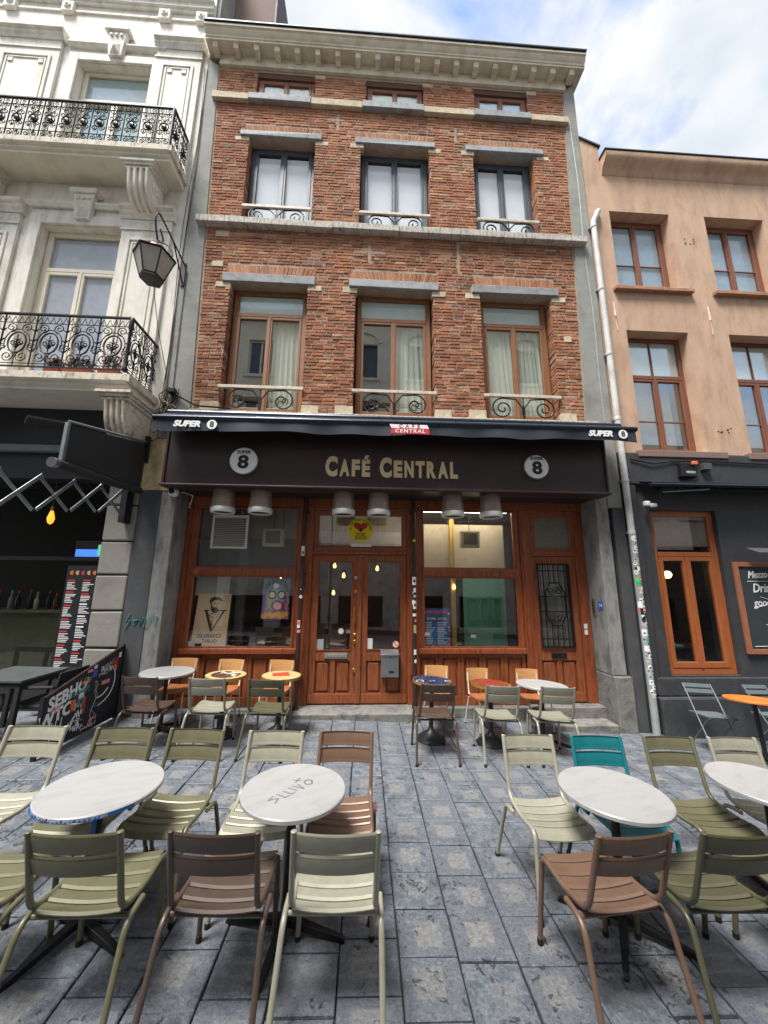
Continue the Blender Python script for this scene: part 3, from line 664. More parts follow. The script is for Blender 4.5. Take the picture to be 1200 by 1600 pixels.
sl2 = MB().box(3.19, 3.46, YS - .0, YS + .018, .79, .87).build('letter_slot', iron_m, sd_, bevel=.01); MB().tube(arc((3.325, YS - .02, .84), .06, .02, PI, 2 * PI, 8), .006, 5).build('pull', iron_m, sd_)
# interior of the cafe room
MB().box(-3.35, 4.28, YS + .3, 9.39, -.02, .05).build('room_floor', M('room_floor', s(92, 74, 58), .6, var=.2), cafe)
MB().box(-3.34, 4.27, 8.6, 8.7, .05, 4.49).build('room_wall', M('room_wall', s(92, 78, 62), .9, var=.25, scale=2), cafe)
MB().box(-3.34, 1.1, 7.6, 7.66, 2.9, 4.49).build('room_beam', inner_cream_m, cafe)
MB().box(-3.34, 4.27, YS + .32, 8.59, 3.5, 3.56).build('room_ceiling', inner_cream_m, cafe)
gs_ = MB().box(1.86, 2.66, 6.95, 6.99, .3, 2.25).build('green_screen', M('green_panel', s(104, 172, 146), .5, var=.12, scale=3, stain=s(70, 130, 108), sscale=3, samt=.5), cafe)
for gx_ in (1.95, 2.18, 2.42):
    MB().frame(gx_, gx_ + .17, 6.935, 6.949, 1.35, 1.75, .022).build('mirrored_outline', MATS['green_panel'], gs_, bevel=.004)  # relief frames stand in for wall panel outlines mirrored in the glass
MB().box(1.87, 2.65, 6.93, 6.949, 1.15, 1.2).build('screen_rail', MATS['green_panel'], gs_)
MB().box(1.62, 1.7, 6.9, 6.98, .05, 3.4).build('yellow_post', M('yellow_post', s(196, 160, 70), .6), cafe)
MB().box(.98, 2.7, 7.0, 7.04, 2.3, 3.15).build('pale_board', inner_cream_m, cafe)  # cream board added near the strip lamp to brighten the upper pane
MB().box(-.85, .7, 7.0, 7.04, 2.68, 2.98).build('pale_board', M('pale_board', s(222, 218, 206), .7), cafe)
MB().box(-2.42, -2.3, YS + .25, YS + .37, .05, 3.4).build('inner_post', M('inner_post', s(62, 58, 60), .7, var=.2), cafe)
MB().box(-2.24, -2.1, YS + .28, YS + .4, .05, 3.4).build('inner_post', M('inner_post2', s(92, 90, 90), .6, var=.2), cafe)

# ================================================================ SIGN, AWNING, LAMPS, PIPES ON THE CAFE FRONT
sign = T('sign_board', 'long dark brown fascia sign with gold CAFÉ CENTRAL lettering above the cafe front', 'sign', (.42, 5.66, 3.47))
MB().box(-3.17, 4.0, 5.66, YF - .013, 3.5, 4.5).build('panel', fascia_m, sign, bevel=.004)
MB().box(-3.2, 4.03, 5.6, YF - .013, 3.465, 3.5).build('bottom_lip', fascia_m, sign, bevel=.008)
for x0, x1 in ((-3.185, -3.15), (3.98, 4.015)): MB().box(x0, x1, 5.635, 5.659, 3.5, 4.5).build('end_trim', fascia_m, sign, bevel=.005)
MB().box(-3.09, 3.945, YF - .012, YS - .001, 3.47, 3.53).build('soffit', M('soffit_black', s(30, 27, 27), .7), sign)
x = -.655; yt = 5.652
def sign_word(txt, x0, x1, zc, size, first):
    """tall condensed capitals, the first letter larger"""
    o = text('letter', txt, size, gold_m, sign, facing((x0 + x1) / 2, yt, zc), .006, .016, xs=1.)
    me = o.data; bx = [v.co.x for v in me.vertices]; bz = [v.co.z for v in me.vertices]
    w = (x1 - x0) / (max(bx) - min(bx)); cx = (max(bx) + min(bx)) / 2; h_ = first / (max(bz) - min(bz)); z0 = min(bz)
    tx = (x0 + x1) / 2 - root_base(sign).x
    for v in me.vertices:
        v.co.x = tx + (v.co.x - cx) * w; v.co.z = zc - root_base(sign).z + (v.co.z - z0) * h_
ZL = 3.685
adv = [('C', .2, .345), ('A', .165, .285), ('F', .135, .285), ('É', .135, .36), (None, .09, 0), ('C', .2, .345), ('E', .145, .285), ('N', .155, .285), ('T', .15, .285), ('R', .155, .285), ('A', .17, .285), ('L', .13, .285)]
tot = sum(a[1] for a in adv) + .033 * (len(adv) - 1); k = (1.485 + .665) / tot; x = -.665
for ch, wd, hh in adv:
    if ch: sign_word(ch, x, x + wd * k, ZL - (.01 if hh == .345 else 0), .3, hh)
    x += (wd + .033) * k
def round_sign(x, z, r, label):
    o = T('round_sign', label, 'sign', (x, 5.658, z - r), 'round backlit beer signs on the fascia')
    MB().lathe([(r, .0), (r, -.05), (r - .008, -.062), (0, -.064)], (x, 5.656, z), 40, 'Y').build('disc', M('sign_white', s(232, 232, 230), .35, var=.05), o, smooth=True)
    MB().lathe([(r + .006, .0), (r + .006, -.04), (r - .001, -.045)], (x, 5.6565, z), 40, 'Y').build('rim', M('sign_rim', s(150, 150, 150), .3, metal=.4), o, smooth=True)
    text('lettering', 'SUPER', .07, blackp_m, o, facing(x, 5.589, z + .135), .001, .002, xs=1.1)
    text('lettering', '8', .29, blackp_m, o, facing(x, 5.589, z - .035), .001, .011, xs=1.15)
round_sign(-1.945, 3.89, .215, 'round white SUPER 8 sign on the fascia, before the letter C of CAFÉ')
round_sign(2.79, 3.91, .2, 'round white SUPER 8 sign on the fascia, after the last letter of CENTRAL')
# awning
aw = T('awning', 'rolled dark awning with white lettering on its valance above the cafe sign', 'awning', (.5, YF, 4.3))
MB().box(-3.18, 4.26, 5.5, YF - .13, 4.5, 4.68).build('cassette', awnbar_m, aw, bevel=.03)
MB().tube([(-3.25, 5.33, 4.455), (.6, 5.33, 4.475), (4.35, 5.33, 4.49)], .042, 12).build('front_bar', awnbar_m, aw, smooth=True)
MB().quad((-3.2, 5.5, 4.6), (4.3, 5.5, 4.62), (4.3, 5.335, 4.53), (-3.2, 5.335, 4.495)).build('canopy', awn_m, aw)
n = 90; q = []
for j in range(5):
    for i in range(n + 1):
        u = i / n; x = -3.24 + 7.56 * u; hgt = .185 + .012 * math.sin(u * 19) + .01 * math.sin(u * 43)
        if u > .95: hgt *= 1 + .25 * (u - .95) / .05
        q.append((x, 5.315 + .012 * math.sin(u * 60) * (j / 4) + .01 * math.sin(u * 23) * j / 4, 4.435 + .035 * u - hgt * j / 4))
MB().add(q, [(j * (n + 1) + i, j * (n + 1) + i + 1, (j + 1) * (n + 1) + i + 1, (j + 1) * (n + 1) + i) for j in range(4) for i in range(n)]).build('valance', awn_m, aw, smooth=True, fix=False)
for x0, z in ((-2.73, 4.345), (3.72, 4.385)):
    text('lettering', 'SUPER', .125, whitep_m, aw, facing(x0, 5.295, z), .001, .007, .25, 1.12)
    MB().lathe([(0, 0), (.075, 0), (.075, -.003), (0, -.003)], (x0 + .375, 5.296, z), 24, 'Y').build('lettering_disc', whitep_m, aw)
    text('lettering', '8', .125, blackp_m, aw, facing(x0 + .375, 5.291, z), .001, .003)
MB().prism([(.34, 5.297, 4.44), (.93, 5.297, 4.44), (.96, 5.297, 4.38), (.37, 5.297, 4.38)], (0, -.002, 0)).build('valance_patch', whitep_m, aw)
MB().prism([(.37, 5.297, 4.379), (.96, 5.297, 4.379), (.965, 5.297, 4.285), (.36, 5.297, 4.285)], (0, -.002, 0)).build('valance_patch', M('valance_red', s(196, 44, 56), .6), aw)
text('lettering', 'CAFE', .075, M('text_red', s(180, 60, 66), .6), aw, facing(.65, 5.293, 4.41), .001, .001, 0, 1.2, space=1.9)
text('lettering', 'CENTRAL', .08, whitep_m, aw, facing(.66, 5.293, 4.33), .001, .002, .1, 1.15, space=1.25)
MB().tube([(x_, YF - .16 + .03 * math.sin(x_ * 3), 4.72 + .03 * math.sin(x_ * 2.3)) for x_ in [-3.1 + .25 * i for i in range(29)]], .012, 5).build('cable', blackp_m, aw)
# keg lamps
keg_m = M('keg_bronze', s(142, 130, 114), .4, metal=.25, var=.25, scale=5, stretch=(1, 1, 6)); kegw_m = M('keg_ring', s(214, 212, 206), .5, var=.06)
def keg(x, label, y=5.92):
    o = T('keg_lamp', label, 'lamp', (x, y, 3.1), 'beer keg lamps under the fascia sign')
    MB().lathe([(.155, .4), (.16, .36), (.168, .3), (.166, .285), (.174, .23), (.172, .215), (.18, .16), (.178, .145), (.184, .085)], (x, y, 3.1), 28).build('keg_body', keg_m, o, smooth=True)
    MB().lathe([(.186, .085), (.192, .075), (.19, .02), (.18, .0), (.165, .0), (.16, .03)], (x, y, 3.1), 28).build('keg_ring', kegw_m, o, smooth=True)
    MB().lathe([(.16, .028), (.1, .05), (0, .055)], (x, y, 3.1), 20).build('keg_bowl', blackp_m, o, smooth=True)
    MB().tube([(x, y, 3.35), (x, y, 3.475)], .03, 10).build('hanger', blackp_m, o)
for x, a in ((-2.315, 'keg lamp hanging over the louvred vent'), (-1.72, 'keg lamp hanging over the wall speaker of the poster window'), (-.37, 'keg lamp over the doors, beside the SUPER 8 letter C side'), (.21, 'keg lamp over the right door leaf'),
             (1.45, 'keg lamp over the event poster window, by the dark pipe'), (2.1, 'keg lamp over the event poster window, nearer the side door')):
    keg(x, {-.37: 'keg lamp over the left door leaf'}.get(x, a))
# slim dark drain pipes beside the doors
def drain(x, y, label):
    o = T('drain_pipe', label, 'pipe', (x, y, 0), 'slim dark drain pipes by the doors')
    MB().tube([(x, y, .0), (x, y, 3.47)], .036, 14).build('pipe', pipe_m, o, smooth=True)
    for z in (.5, 2.12, 3.2): MB().lathe([(.042, 0), (.044, .01), (.044, .04), (.042, .05)], (x, y, z), 14).build('pipe_collar', pipe_m, o, smooth=True); MB().box(x - .05, x + .05, y + .03, YS - .0, z + .01, z + .04).build('bracket', pipe_m, o)
    MB().lathe([(.055, .06), (.055, .09), (.04, .2)], (x, y, -.02), 14).build('pipe_shoe', pipe_m, o, smooth=True)
    return o
d1 = drain(-1.045, 6.22, 'dark drain pipe with few stickers left of the double door')
d2 = drain(.83, 6.22, 'dark drain pipe crowded with stickers right of the double door')
STK = {n: M('sticker_' + n, s(*c), .5, var=.08) for n, c in dict(white=(226, 226, 222), black=(30, 30, 32), orange=(222, 110, 60), green=(70, 200, 60), yellow=(232, 206, 50), pink=(226, 140, 150), blue=(60, 90, 170), teal=(70, 150, 140), purple=(130, 90, 170), grey=(170, 172, 170), red=(196, 48, 44), tan=(190, 160, 110)).items()}
def wrap_sticker(par, x, y, r, z, w, h, a, mat, disc=False):
    """thin sticker bent round a pipe, seen from the street; a = angle from -Y"""
    n = 8; vs = []; k = 5
    for j in range(k):
        for i in range(n + 1):
            v = (j / (k - 1) - .5); u = (i / n - .5)
            if disc: u *= math.sqrt(max(0, 1 - (2 * v) ** 2)) if abs(v) < .5 else 0
            t = a + u * w / r; vs.append((x + (r + .0012) * math.sin(t), y - (r + .0012) * math.cos(t), z + v * h))
    MB().add(vs, [(j * (n + 1) + i, j * (n + 1) + i + 1, (j + 1) * (n + 1) + i + 1, (j + 1) * (n + 1) + i) for j in range(k - 1) for i in range(n)]).build('sticker', mat, par)
for z, w_, h_, a, c, d in [(2.53, .06, .16, 0, 'white', 0), (2.5, .03, .07, .1, 'black', 1), (1.78, .06, .06, .2, 'white', 1), (1.9, .02, .02, 0, 'white', 1), (1.35, .055, .12, -.3, 'white', 0), (1.37, .045, .06, -.3, 'orange', 0), (1.24, .07, .045, 0, 'pink', 0)]: wrap_sticker(d1, -1.045, 6.22, .0375 if c in ('black', 'orange') else .036, z, w_, h_, a, STK[c], d)
for z, w_, h_, a, c, d in [(2.73, .055, .06, .1, 'yellow', 1), (2.07, .07, .17, 0, 'white', 0), (2.05, .04, .06, 0, 'black', 1), (1.9, .04, .07, .2, 'white', 0), (1.8, .055, .055, .2, 'grey', 1), (1.66, .06, .13, .2, 'white', 0), (1.66, .03, .05, .2, 'black', 0), (1.5, .07, .045, .1, 'white', 0), (1.41, .05, .05, .6, 'pink', 1), (1.27, .05, .14, .3, 'tan', 0), (.92, .05, .08, .3, 'white', 0), (.86, .04, .05, .5, 'black', 1), (.78, .05, .07, .4, 'white', 1), (1.7, .04, .08, -.7, 'white', 0), (1.86, .03, .04, -.8, 'grey', 1), (1.2, .03, .03, 0, 'black', 0)]:
    wrap_sticker(d2, .83, 6.22, .0372 if c == 'black' else .036, z, w_, h_, a, STK[c], d)
# mailbox on the right leaf
mbx = T('mailbox', 'small steel mailbox fixed to the right door leaf', 'mailbox', (.433, 6.3, .52))
MB().box(.29, .578, 6.27, YS + .012, .52, .86).build('box', steel_m, mbx, bevel=.008)
MB().prism([(.283, YS + .012, .93), (.283, 6.25, .87), (.283, 6.25, .855), (.283, YS + .012, .862)], (.302, 0, 0)).build('lid', steel_m, mbx, bevel=.004)
MB().box(.42, .5, 6.264, 6.27, .585, .615).build('peep_slot', blackp_m, mbx); MB().lathe([(.012, 0), (.012, -.01), (0, -.012)], (.44, 6.27, .83), 10, 'Y').build('lock', blackp_m, mbx)
# things on and behind the glass
def flat(name, x0, x1, z0, z1, y, mat, label, cat, th=.004, bevel=0., group=None):
    return MB().box(x0, x1, y, y + th, z0, z1).build(name, mat, None, bevel=bevel, label=label, cat=cat, group=group)
yg = YS + .035
v = flat('louvre_vent', -2.645, -2.035, 2.57, 3.15, YS + .0, kegw_m, 'square white louvred vent grille in the upper pane of the poster window', 'vent', .02)
MB().frame(-2.645, -2.035, YS - .02, YS - .001, 2.57, 3.15, .035).build('frame', kegw_m, v, bevel=.004)
for i in range(16):
    z = 2.62 + i * .031; m = MB(); m.prism([(-2.605, YS - .018, z), (-2.605, YS - .002, z + .014), (-2.605, YS - .002, z + .02), (-2.605, YS - .018, z + .006)], (.53, 0, 0)); m.build('louvre', M('louvre_dk', s(196, 194, 188), .5), v)
    MB().box(-2.605, -2.075, YS - .004, YS - .001, z - .009, z + .0).build('louvre_gap', blackp_m, v)
spk_m = M('speaker_cream', s(206, 188, 146), .6, var=.08); cloth_m = M('speaker_cloth', s(120, 100, 70), .9, var=.2, scale=60)
for x0, x1, z0, z1, lab in ((-1.795, -1.44, 2.625, 2.935, 'cream box speaker hanging behind the pane beside the louvred vent'), (1.71, 2.06, 2.65, 2.95, 'cream box speaker hanging behind the upper pane over the green panel')):
    o = T('wall_speaker', lab, 'speaker', ((x0 + x1) / 2, YS + .12, z0)); MB().box(x0, x1, YS + .06, YS + .2, z0, z1).build('case', spk_m, o, bevel=.015)
    MB().box(x0 + .05, x1 - .05, YS + .05, YS + .059, z0 + .05, z1 - .04).build('grille_cloth', cloth_m, o, bevel=.006)
    MB().tube([((x0 + x1) / 2, YS + .13, z1), ((x0 + x1) / 2, YS + .13, 3.5)], .008, 6).build('hanger', blackp_m, o)
# wooden poster board with a bearded head over a big V, lettering reversed as seen from the street
pb = T('wooden_poster', 'wooden poster board with bearded head over a large V in the window', 'poster', (-2.54, yg, .955))
plywood_pale = M('poster_birch', s(214, 186, 148), .6, var=.08, scale=3, stretch=(8, 1, .7))
MB().prism([(-2.835, yg + .02, .965), (-2.27, yg + .02, .965), (-2.245, yg + .04, 1.81), (-2.79, yg + .04, 1.81)], (0, .012, 0)).build('board', plywood_pale, pb, bevel=.006)
ink = M('poster_ink', s(38, 32, 28), .6)
def pbm(u, vv, dz=-.004): # board coordinates 0..1
    return Vector((-2.835 + .045 * vv + u * (.565 - .02 * vv), yg + .02 + .02 * vv + dz, .965 + .845 * vv))
def ink_poly(pts, name='print_ink', mat=ink, dz=-.002):
    m = MB(); a = [pbm(u, vv, dz) for u, vv in pts]; m.add(a, [tuple(range(len(a)))]); return m.build(name, mat, pb, fix=False)
ink_poly([(.22, .69), (.40, .69), (.40, .675), (.35, .665), (.535, .36), (.53, .28), (.50, .28), (.27, .665), (.22, .675)])
ink_poly([(.68, .69), (.92, .69), (.92, .675), (.86, .665), (.545, .275), (.51, .275), (.80, .665), (.68, .675)])
ink_poly([(.38, .80), (.36, .86), (.40, .92), (.52, .945), (.66, .925), (.76, .87), (.74, .855), (.62, .885), (.5, .87), (.42, .83)])
ink_poly([(.41, .80), (.44, .83), (.46, .76), (.52, .735), (.6, .745), (.66, .70), (.68, .66), (.58, .625), (.48, .65), (.43, .70)])
for (a, b), (c, d) in (((.5, .81), (.55, .815)), ((.61, .815), (.66, .81)), ((.57, .80), (.585, .765)), ((.33, .63), (.45, .57)), ((.36, .6), (.56, .53)), ((.45, .62), (.7, .6)), ((.5, .5), (.53, .38)), ((.44, .5), (.51, .36)), ((.6, .54), (.66, .56))):
    p, q = pbm(a, b, -.002), pbm(c, d, -.002); dd = (q - p).normalized(); nn = Vector((-dd.z, 0, dd.x)) * .0045
    MB().quad(p - nn, q - nn, q + nn, p + nn).build('print_line', ink, pb, fix=False)
def board_text(txt, u, vv, sz, xs):
    p = pbm(u, vv, -.003); text('lettering', txt, sz, ink, pb, Matrix.Translation(p) @ Matrix.Rotation(R(90 - 1.4), 4, 'X') @ Matrix.Diagonal((-1, 1, 1, 1)), .0006, .001, 0, xs)
board_text('CHARLES', .5, .195, .086, 1.08); board_text('QUINT', .52, .10, .074, 1.05)
flat('bar_poster', -2.86, -2.3, 1.78, 2.1, yg + .06, M('pale_poster', s(168, 172, 164), .6, var=.1), 'pale grey poster pinned above the wooden poster board', 'poster')
# painted poster with a wild masked face: loose stripes, ring glasses and open red mouth
pp = T('painted_poster', 'colourful painted face poster with black glasses and red mouth in the window', 'poster', (-1.49, yg, 1.4))
MB().box(-1.715, -1.27, yg + .0, yg + .004, 1.405, 2.07).build('sheet', print_mat('wild_paint', [(60, 120, 150), (40, 70, 120), (90, 170, 160), (150, 110, 180), (230, 210, 120), (60, 110, 90), (220, 220, 220)], 9), pp)
P_ = lambda n, rgb: M('paint_' + n, s(*rgb), .5, var=.15, scale=30)
def disc(par, x, z, rx, rz, y, mat, name='paint', hole=0.):
    n = 22; a = [(x + rx * math.cos(2 * PI * i / n), y, z + rz * math.sin(2 * PI * i / n)) for i in range(n)]
    if hole:
        b = [(x + rx * hole * math.cos(2 * PI * i / n), y, z + rz * hole * math.sin(2 * PI * i / n)) for i in range(n)]
        m = MB().add(a + b, [(i, (i + 1) % n, n + (i + 1) % n, n + i) for i in range(n)])
    else: m = MB().add(a, [tuple(range(n))])
    return m.build(name, mat, par, fix=False)
for i in range(9): disc(pp, -1.68 + .046 * i, 1.45 + .02 * (i % 3), .045, .04, yg - .001 - .0004 * i, P_('amber', (228, 160, 40)))
for i in range(16): a = i * .39; disc(pp, -1.49 + .19 * math.cos(a * .5), 1.86 + .17 * abs(math.sin(a * .5)) , .02, .06, yg - .0008 - .0002 * i, P_('leaf', (40, 130, 90)) if i % 2 else P_('navy', (30, 60, 120)))
disc(pp, -1.5, 1.72, .14, .19, yg - .005, P_('mint', (150, 190, 180))); disc(pp, -1.46, 1.62, .11, .095, yg - .006, P_('crimson', (176, 26, 50)), hole=.62); disc(pp, -1.46, 1.62, .07, .06, yg - .0065, P_('pale', (214, 190, 190)))
for x in (-1.555, -1.40): disc(pp, x, 1.80, .055, .06, yg - .007, P_('lens', (226, 220, 190))); disc(pp, x, 1.80, .066, .072, yg - .0075, blackp_m, hole=.74)
disc(pp, -1.5, 1.95, .05, .045, yg - .007, P_('badge', (230, 230, 226)))
for x in (-1.63, -1.31): MB().tube([(x, yg - .004, 1.85), (x + .03, yg - .004, 1.68), (x - .01, yg - .004, 1.55)], .008, 5).build('paint', P_('amber', (228, 160, 40)), pp)
# event poster in the right window
ep = T('event_poster', 'blue event poster headed CAFE CENTRAL in the lower right window', 'poster', (1.24, yg, .955))
MB().box(1.015, 1.465, yg, yg + .004, .955, 1.595).build('sheet', M('poster_blue', s(40, 84, 140), .55, var=.2, scale=9), ep)
text('lettering', 'CAFE CENTRAL', .07, M('poster_orange', s(226, 96, 60), .5), ep, facing(1.24, yg - .002, 1.53), .0005, .002, 0, .82)
text('lettering', 'SEPTEMBER   OCTOBER', .045, STK['yellow'], ep, facing(1.24, yg - .002, 1.42), .0005, .001, 0, .72)
rp = random.Random(8)
for i in range(26):
    x0 = 1.04 + (.21 if i % 2 else 0); w_ = rp.uniform(.1, .18); z = 1.36 - .029 * (i // 2); MB().box(x0, x0 + w_, yg - .002, yg, z - .007, z + .007).build('text_line', STK['grey'], ep)
for i in range(16): disc(ep, rp.choice((1.03, 1.45)) + rp.uniform(-.012, .012) if i < 10 else rp.uniform(1.03, 1.45), rp.uniform(.97, 1.58) if i < 10 else .97, .016, .02, yg - .0025 - .0002 * i, STK[rp.choice(('orange', 'yellow', 'red'))], 'dot')
# round yellow sticker over the door, and small stickers on the door glass
ys = T('round_notice', 'round yellow notice with a red heart above the double door', 'sticker', (-.088, YS + .01, 2.71))
MB().lathe([(0, .0), (.215, .0), (.215, -.004), (0, -.004)], (-.088, YS + .012, 2.925), 40, 'Y').build('disc', M('notice_yellow', s(236, 216, 30), .5, var=.04), ys)
hp = [(16 * math.sin(t) ** 3, 13 * math.cos(t) - 5 * math.cos(2 * t) - 2 * math.cos(3 * t) - math.cos(4 * t)) for t in [2 * PI * i / 40 for i in range(40)]]
MB().add([(-.088 + u * .0078, YS + .006, 2.985 + v_ * .006) for u, v_ in hp], [tuple(range(40))]).build('heart', STK['red'], ys, fix=False)
MB().add([(-.088, YS + .005, 2.98), (-.115, YS + .005, 2.9), (-.06, YS + .005, 2.9)], [(0, 1, 2)]).build('heart_notch', blackp_m, ys, fix=False)
def arc_text(par, txt, cx, y, cz, r, size, mat, a0, a1):
    for i, ch in enumerate(txt):
        if ch == ' ': continue
        a = a0 + (a1 - a0) * i / (len(txt) - 1); text('lettering', ch, size, mat, par, Matrix.Translation((cx + r * math.sin(a), y, cz + r * math.cos(a))) @ Matrix.Rotation(PI / 2, 4, 'X') @ Matrix.Rotation(-a, 4, 'Z'), .0004, .001)
arc_text(ys, 'WE LOVE OUR NEIGHBOURS', -.088, YS + .006, 2.925, .18, .036, blackp_m, R(-88), R(88))
for i, tline in enumerate(('KEEP CALM', 'GO HOME', 'AND LET THEM', 'SLEEP IN PEACE')): text('lettering', tline, .034 - .002 * i, blackp_m, ys, facing(-.088, YS + .006, 2.862 - .031 * i), .0004, .001)
flat('door_plate', -.25, .11, 2.63, 2.68, YS - .003, STK['white'], 'small white strip notice below the round yellow notice', 'notice', .003)
def round_stk(name, x, z, r, y, c1, label, ring=None, bar=False):
    o = T(name, label, 'sticker', (x, y, z - r)); disc(o, x, z, r, r, y, STK[c1], 'disc')
    if ring: disc(o, x, z, r, r, y - .0008, STK[ring], 'ring', .78)
    if bar: stroke3(o, (x - r * .6, y - .001, z + r * .6), (x + r * .6, y - .001, z - r * .6), r * .1, STK[ring])
def stroke3(par, a, b, w_, mat):
    a, b = Vector(a), Vector(b); d = (b - a).normalized(); n = Vector((-d.z, 0, d.x)) * w_; MB().quad(a - n, b - n, b + n, a + n).build('bar', mat, par, fix=False)
round_stk('no_smoking_sticker', .54, 1.005, .062, YS + .035, 'white', 'round red and white no smoking sticker on the right door pane', 'red', True)
round_stk('round_sticker', -.383, 1.215, .05, YS + .035, 'white', 'round white sticker on the left door pane', 'grey')
flat('paper_notice', -.79, -.665, .92, 1.085, YS + .034, STK['grey'], 'small grey paper notice low on the left door pane', 'notice', .002)
flat('paper_notice', .052, .15, .93, 1.1, YS + .034, STK['white'], 'small white paper notice low on the right door pane', 'notice', .002)
flat('corner_sticker', -2.855, -2.76, .965, 1.06, YS + .01, STK['grey'], 'small grey sticker at the foot of the wooden poster', 'sticker', .002); flat('corner_sticker', -2.745, -2.64, .965, 1.02, YS + .012, STK['black'], 'small black sticker at the foot of the wooden poster', 'sticker', .002)
# security camera, intercom, house number, wires
cm = T('dome_camera', 'small white dome camera on the left stone pilaster', 'camera', (-3.1, 5.8, 3.36)); MB().lathe([(.075, 0), (.078, -.05), (.06, -.09), (.02, -.1), (0, -.1)], (-3.12, 5.945, 3.43), 20, 'Y').build('housing', whitep_m, cm, smooth=True)
MB().lathe([(.045, -.09), (.04, -.115), (.018, -.13), (0, -.131)], (-3.12, 5.945, 3.43), 18, 'Y').build('lens', blackp_m, cm, smooth=True)
MB().tube([(-3.0, 5.94, 3.44), (-2.9, 6.1, 3.42), (-2.96, 6.2, 3.35), (-3.03, 6.3, 3.25), (-3.04, 6.3, 3.35)], .008, 5).build('cable', kegw_m, cm)
it = T('intercom', 'narrow steel intercom panel beside the side door', 'intercom', (3.93, 6.3, 1.5)); MB().box(3.925, 3.943, 6.22, 6.3, 1.5, 1.78).build('plate', steel_m, it, bevel=.004)
for z in (1.56, 1.61, 1.66, 1.71): MB().box(3.921, 3.925, 6.24, 6.28, z - .012, z + .012).build('button', blackp_m, it)
hn = T('house_number', 'small blue house number plate 14 on the right stone pilaster', 'number plate', (3.943, 6.08, 1.6)); MB().box(3.938, 3.943, 6.02, 6.14, 1.61, 1.74).build('plate', STK['blue'], hn)
text('lettering', '14', .085, whitep_m, hn, Matrix.Translation((3.9365, 6.08, 1.675)) @ Matrix.Rotation(-PI / 2, 4, 'Z') @ Matrix.Rotation(PI / 2, 4, 'X'), .0004)
for z, l_ in ((1.27, 'upper of two small white labels on the side door frame'), (1.17, 'lower of two small white labels on the side door frame')): flat('doorbell_label', 3.8, 3.86, z, z + .08, YS - .004, STK['white'], l_, 'label', .003, group='small labels on the side door frame')
# teal tag on the pilaster
tg = T('graffiti_tag', 'small teal graffiti tag across the dark strip and left pilaster', 'graffiti', (-3.4, YF - .01, 1.3))
m = MB(); q0 = lambda u, v_: (-3.62 + u * .55, YF - .014, 1.28 + v_ * .26)
for pts in ([(.12, .95), (.03, .55), (.14, .55), (.02, .1)], [(.2, .8), (.26, .3), (.36, .6), (.22, .55)], [(.4, .8), (.4, .25), (.5, .75), (.44, .5)], [(.55, .75), (.52, .2), (.62, .3), (.66, .8)], [(.75, .95), (.72, .5)], [(.8, .85), (.86, .8), (.78, .3)]):
    m.tube([q0(*p) for p in pts], .0055, 4)
m.build('paint_strokes', M('teal_spray', s(40, 160, 150), .6), tg)
# interior bulbs and a tube lamp (they are lit in the photograph)
bulb_m = EMIT('bulb_warm', (1, .5, .14), 2.)
for i, (x, y, z, lab) in enumerate([(-.62, 7.6, 2.3, 'warm bare bulb glowing behind the left door pane, high'), (-.42, 7.4, 2.1, 'warm bare bulb glowing behind the left door pane, lower'), (-.66, 8.0, 1.75, 'dim warm bulb deep inside behind the left door pane'), (1.66, 6.85, 1.9, 'warm tube bulb on the yellow post behind the event window')]):
    o = T('pendant_bulb', lab, 'bulb', (x, y, z)); MB().lathe([(0, 0), (.03, .02), (.035, .05), (.02, .09), (.012, .11)], (x, y, z), 12).build('bulb', bulb_m, o, smooth=True); MB().tube([(x, y, z + .1), (x, y, 3.5)], .005, 5).build('cord', blackp_m, o)
lt = T('strip_light', 'long lit strip lamp behind the upper pane of the event window', 'lamp', (1.85, 6.7, 3.3)); MB().box(1.0, 2.66, 6.62, 6.68, 3.33, 3.36).build('tube', EMIT('tube_warm', (1, .9, .75), 18), lt); MB().box(.95, 2.7, 6.6, 6.7, 3.361, 3.4).build('housing', whitep_m, lt)

# ================================================================ WHITE TOWNHOUSE (left)
wh = T('white_townhouse', 'white stucco townhouse with two black iron balconies', 'building', (-7.2, YF, grd(-7.2, YF)))
XE = -3.515; XW = -12.0
bays = [(-6.1, -4.62), (-10.0, -8.5)]
op = [(a, b, 9.75, 12.56) for a, b in bays] + [(a + .0, b - .0, 5.12, 8.5) for a, b in bays]
ww = wall_grid(MB(), XW, XE, 4.85, 16.4, op, YF, YF + .35).build('wall', white_m, wh)
MB().box(XW, XE, YF + .351, 9.4, 16.0, 16.3).build('roof', MATS['roof_felt'], wh)
MB().box(XW, XE, 9.4, 9.6, 0, 16.3).build('back_wall', inner_m, wh)
for z in (4.7, 9.5, 13.3): MB().box(XW, XE - .02, YF + .351, 9.39, z - .1, z + .1).build('floor_slab', inner_m, wh)
MB().box(XE - .1, XE - .001, YF + .352, 9.39, 3.6, 16.0).build('side_wall', inner_m, wh)
def moulding(x0, x1, prof, name, mat=white_m, par=None):
    return MB().prism([(x0, YF - y, z) for y, z in prof], (x1 - x0, 0, 0)).build(name, mat, par or wh, bevel=.004)
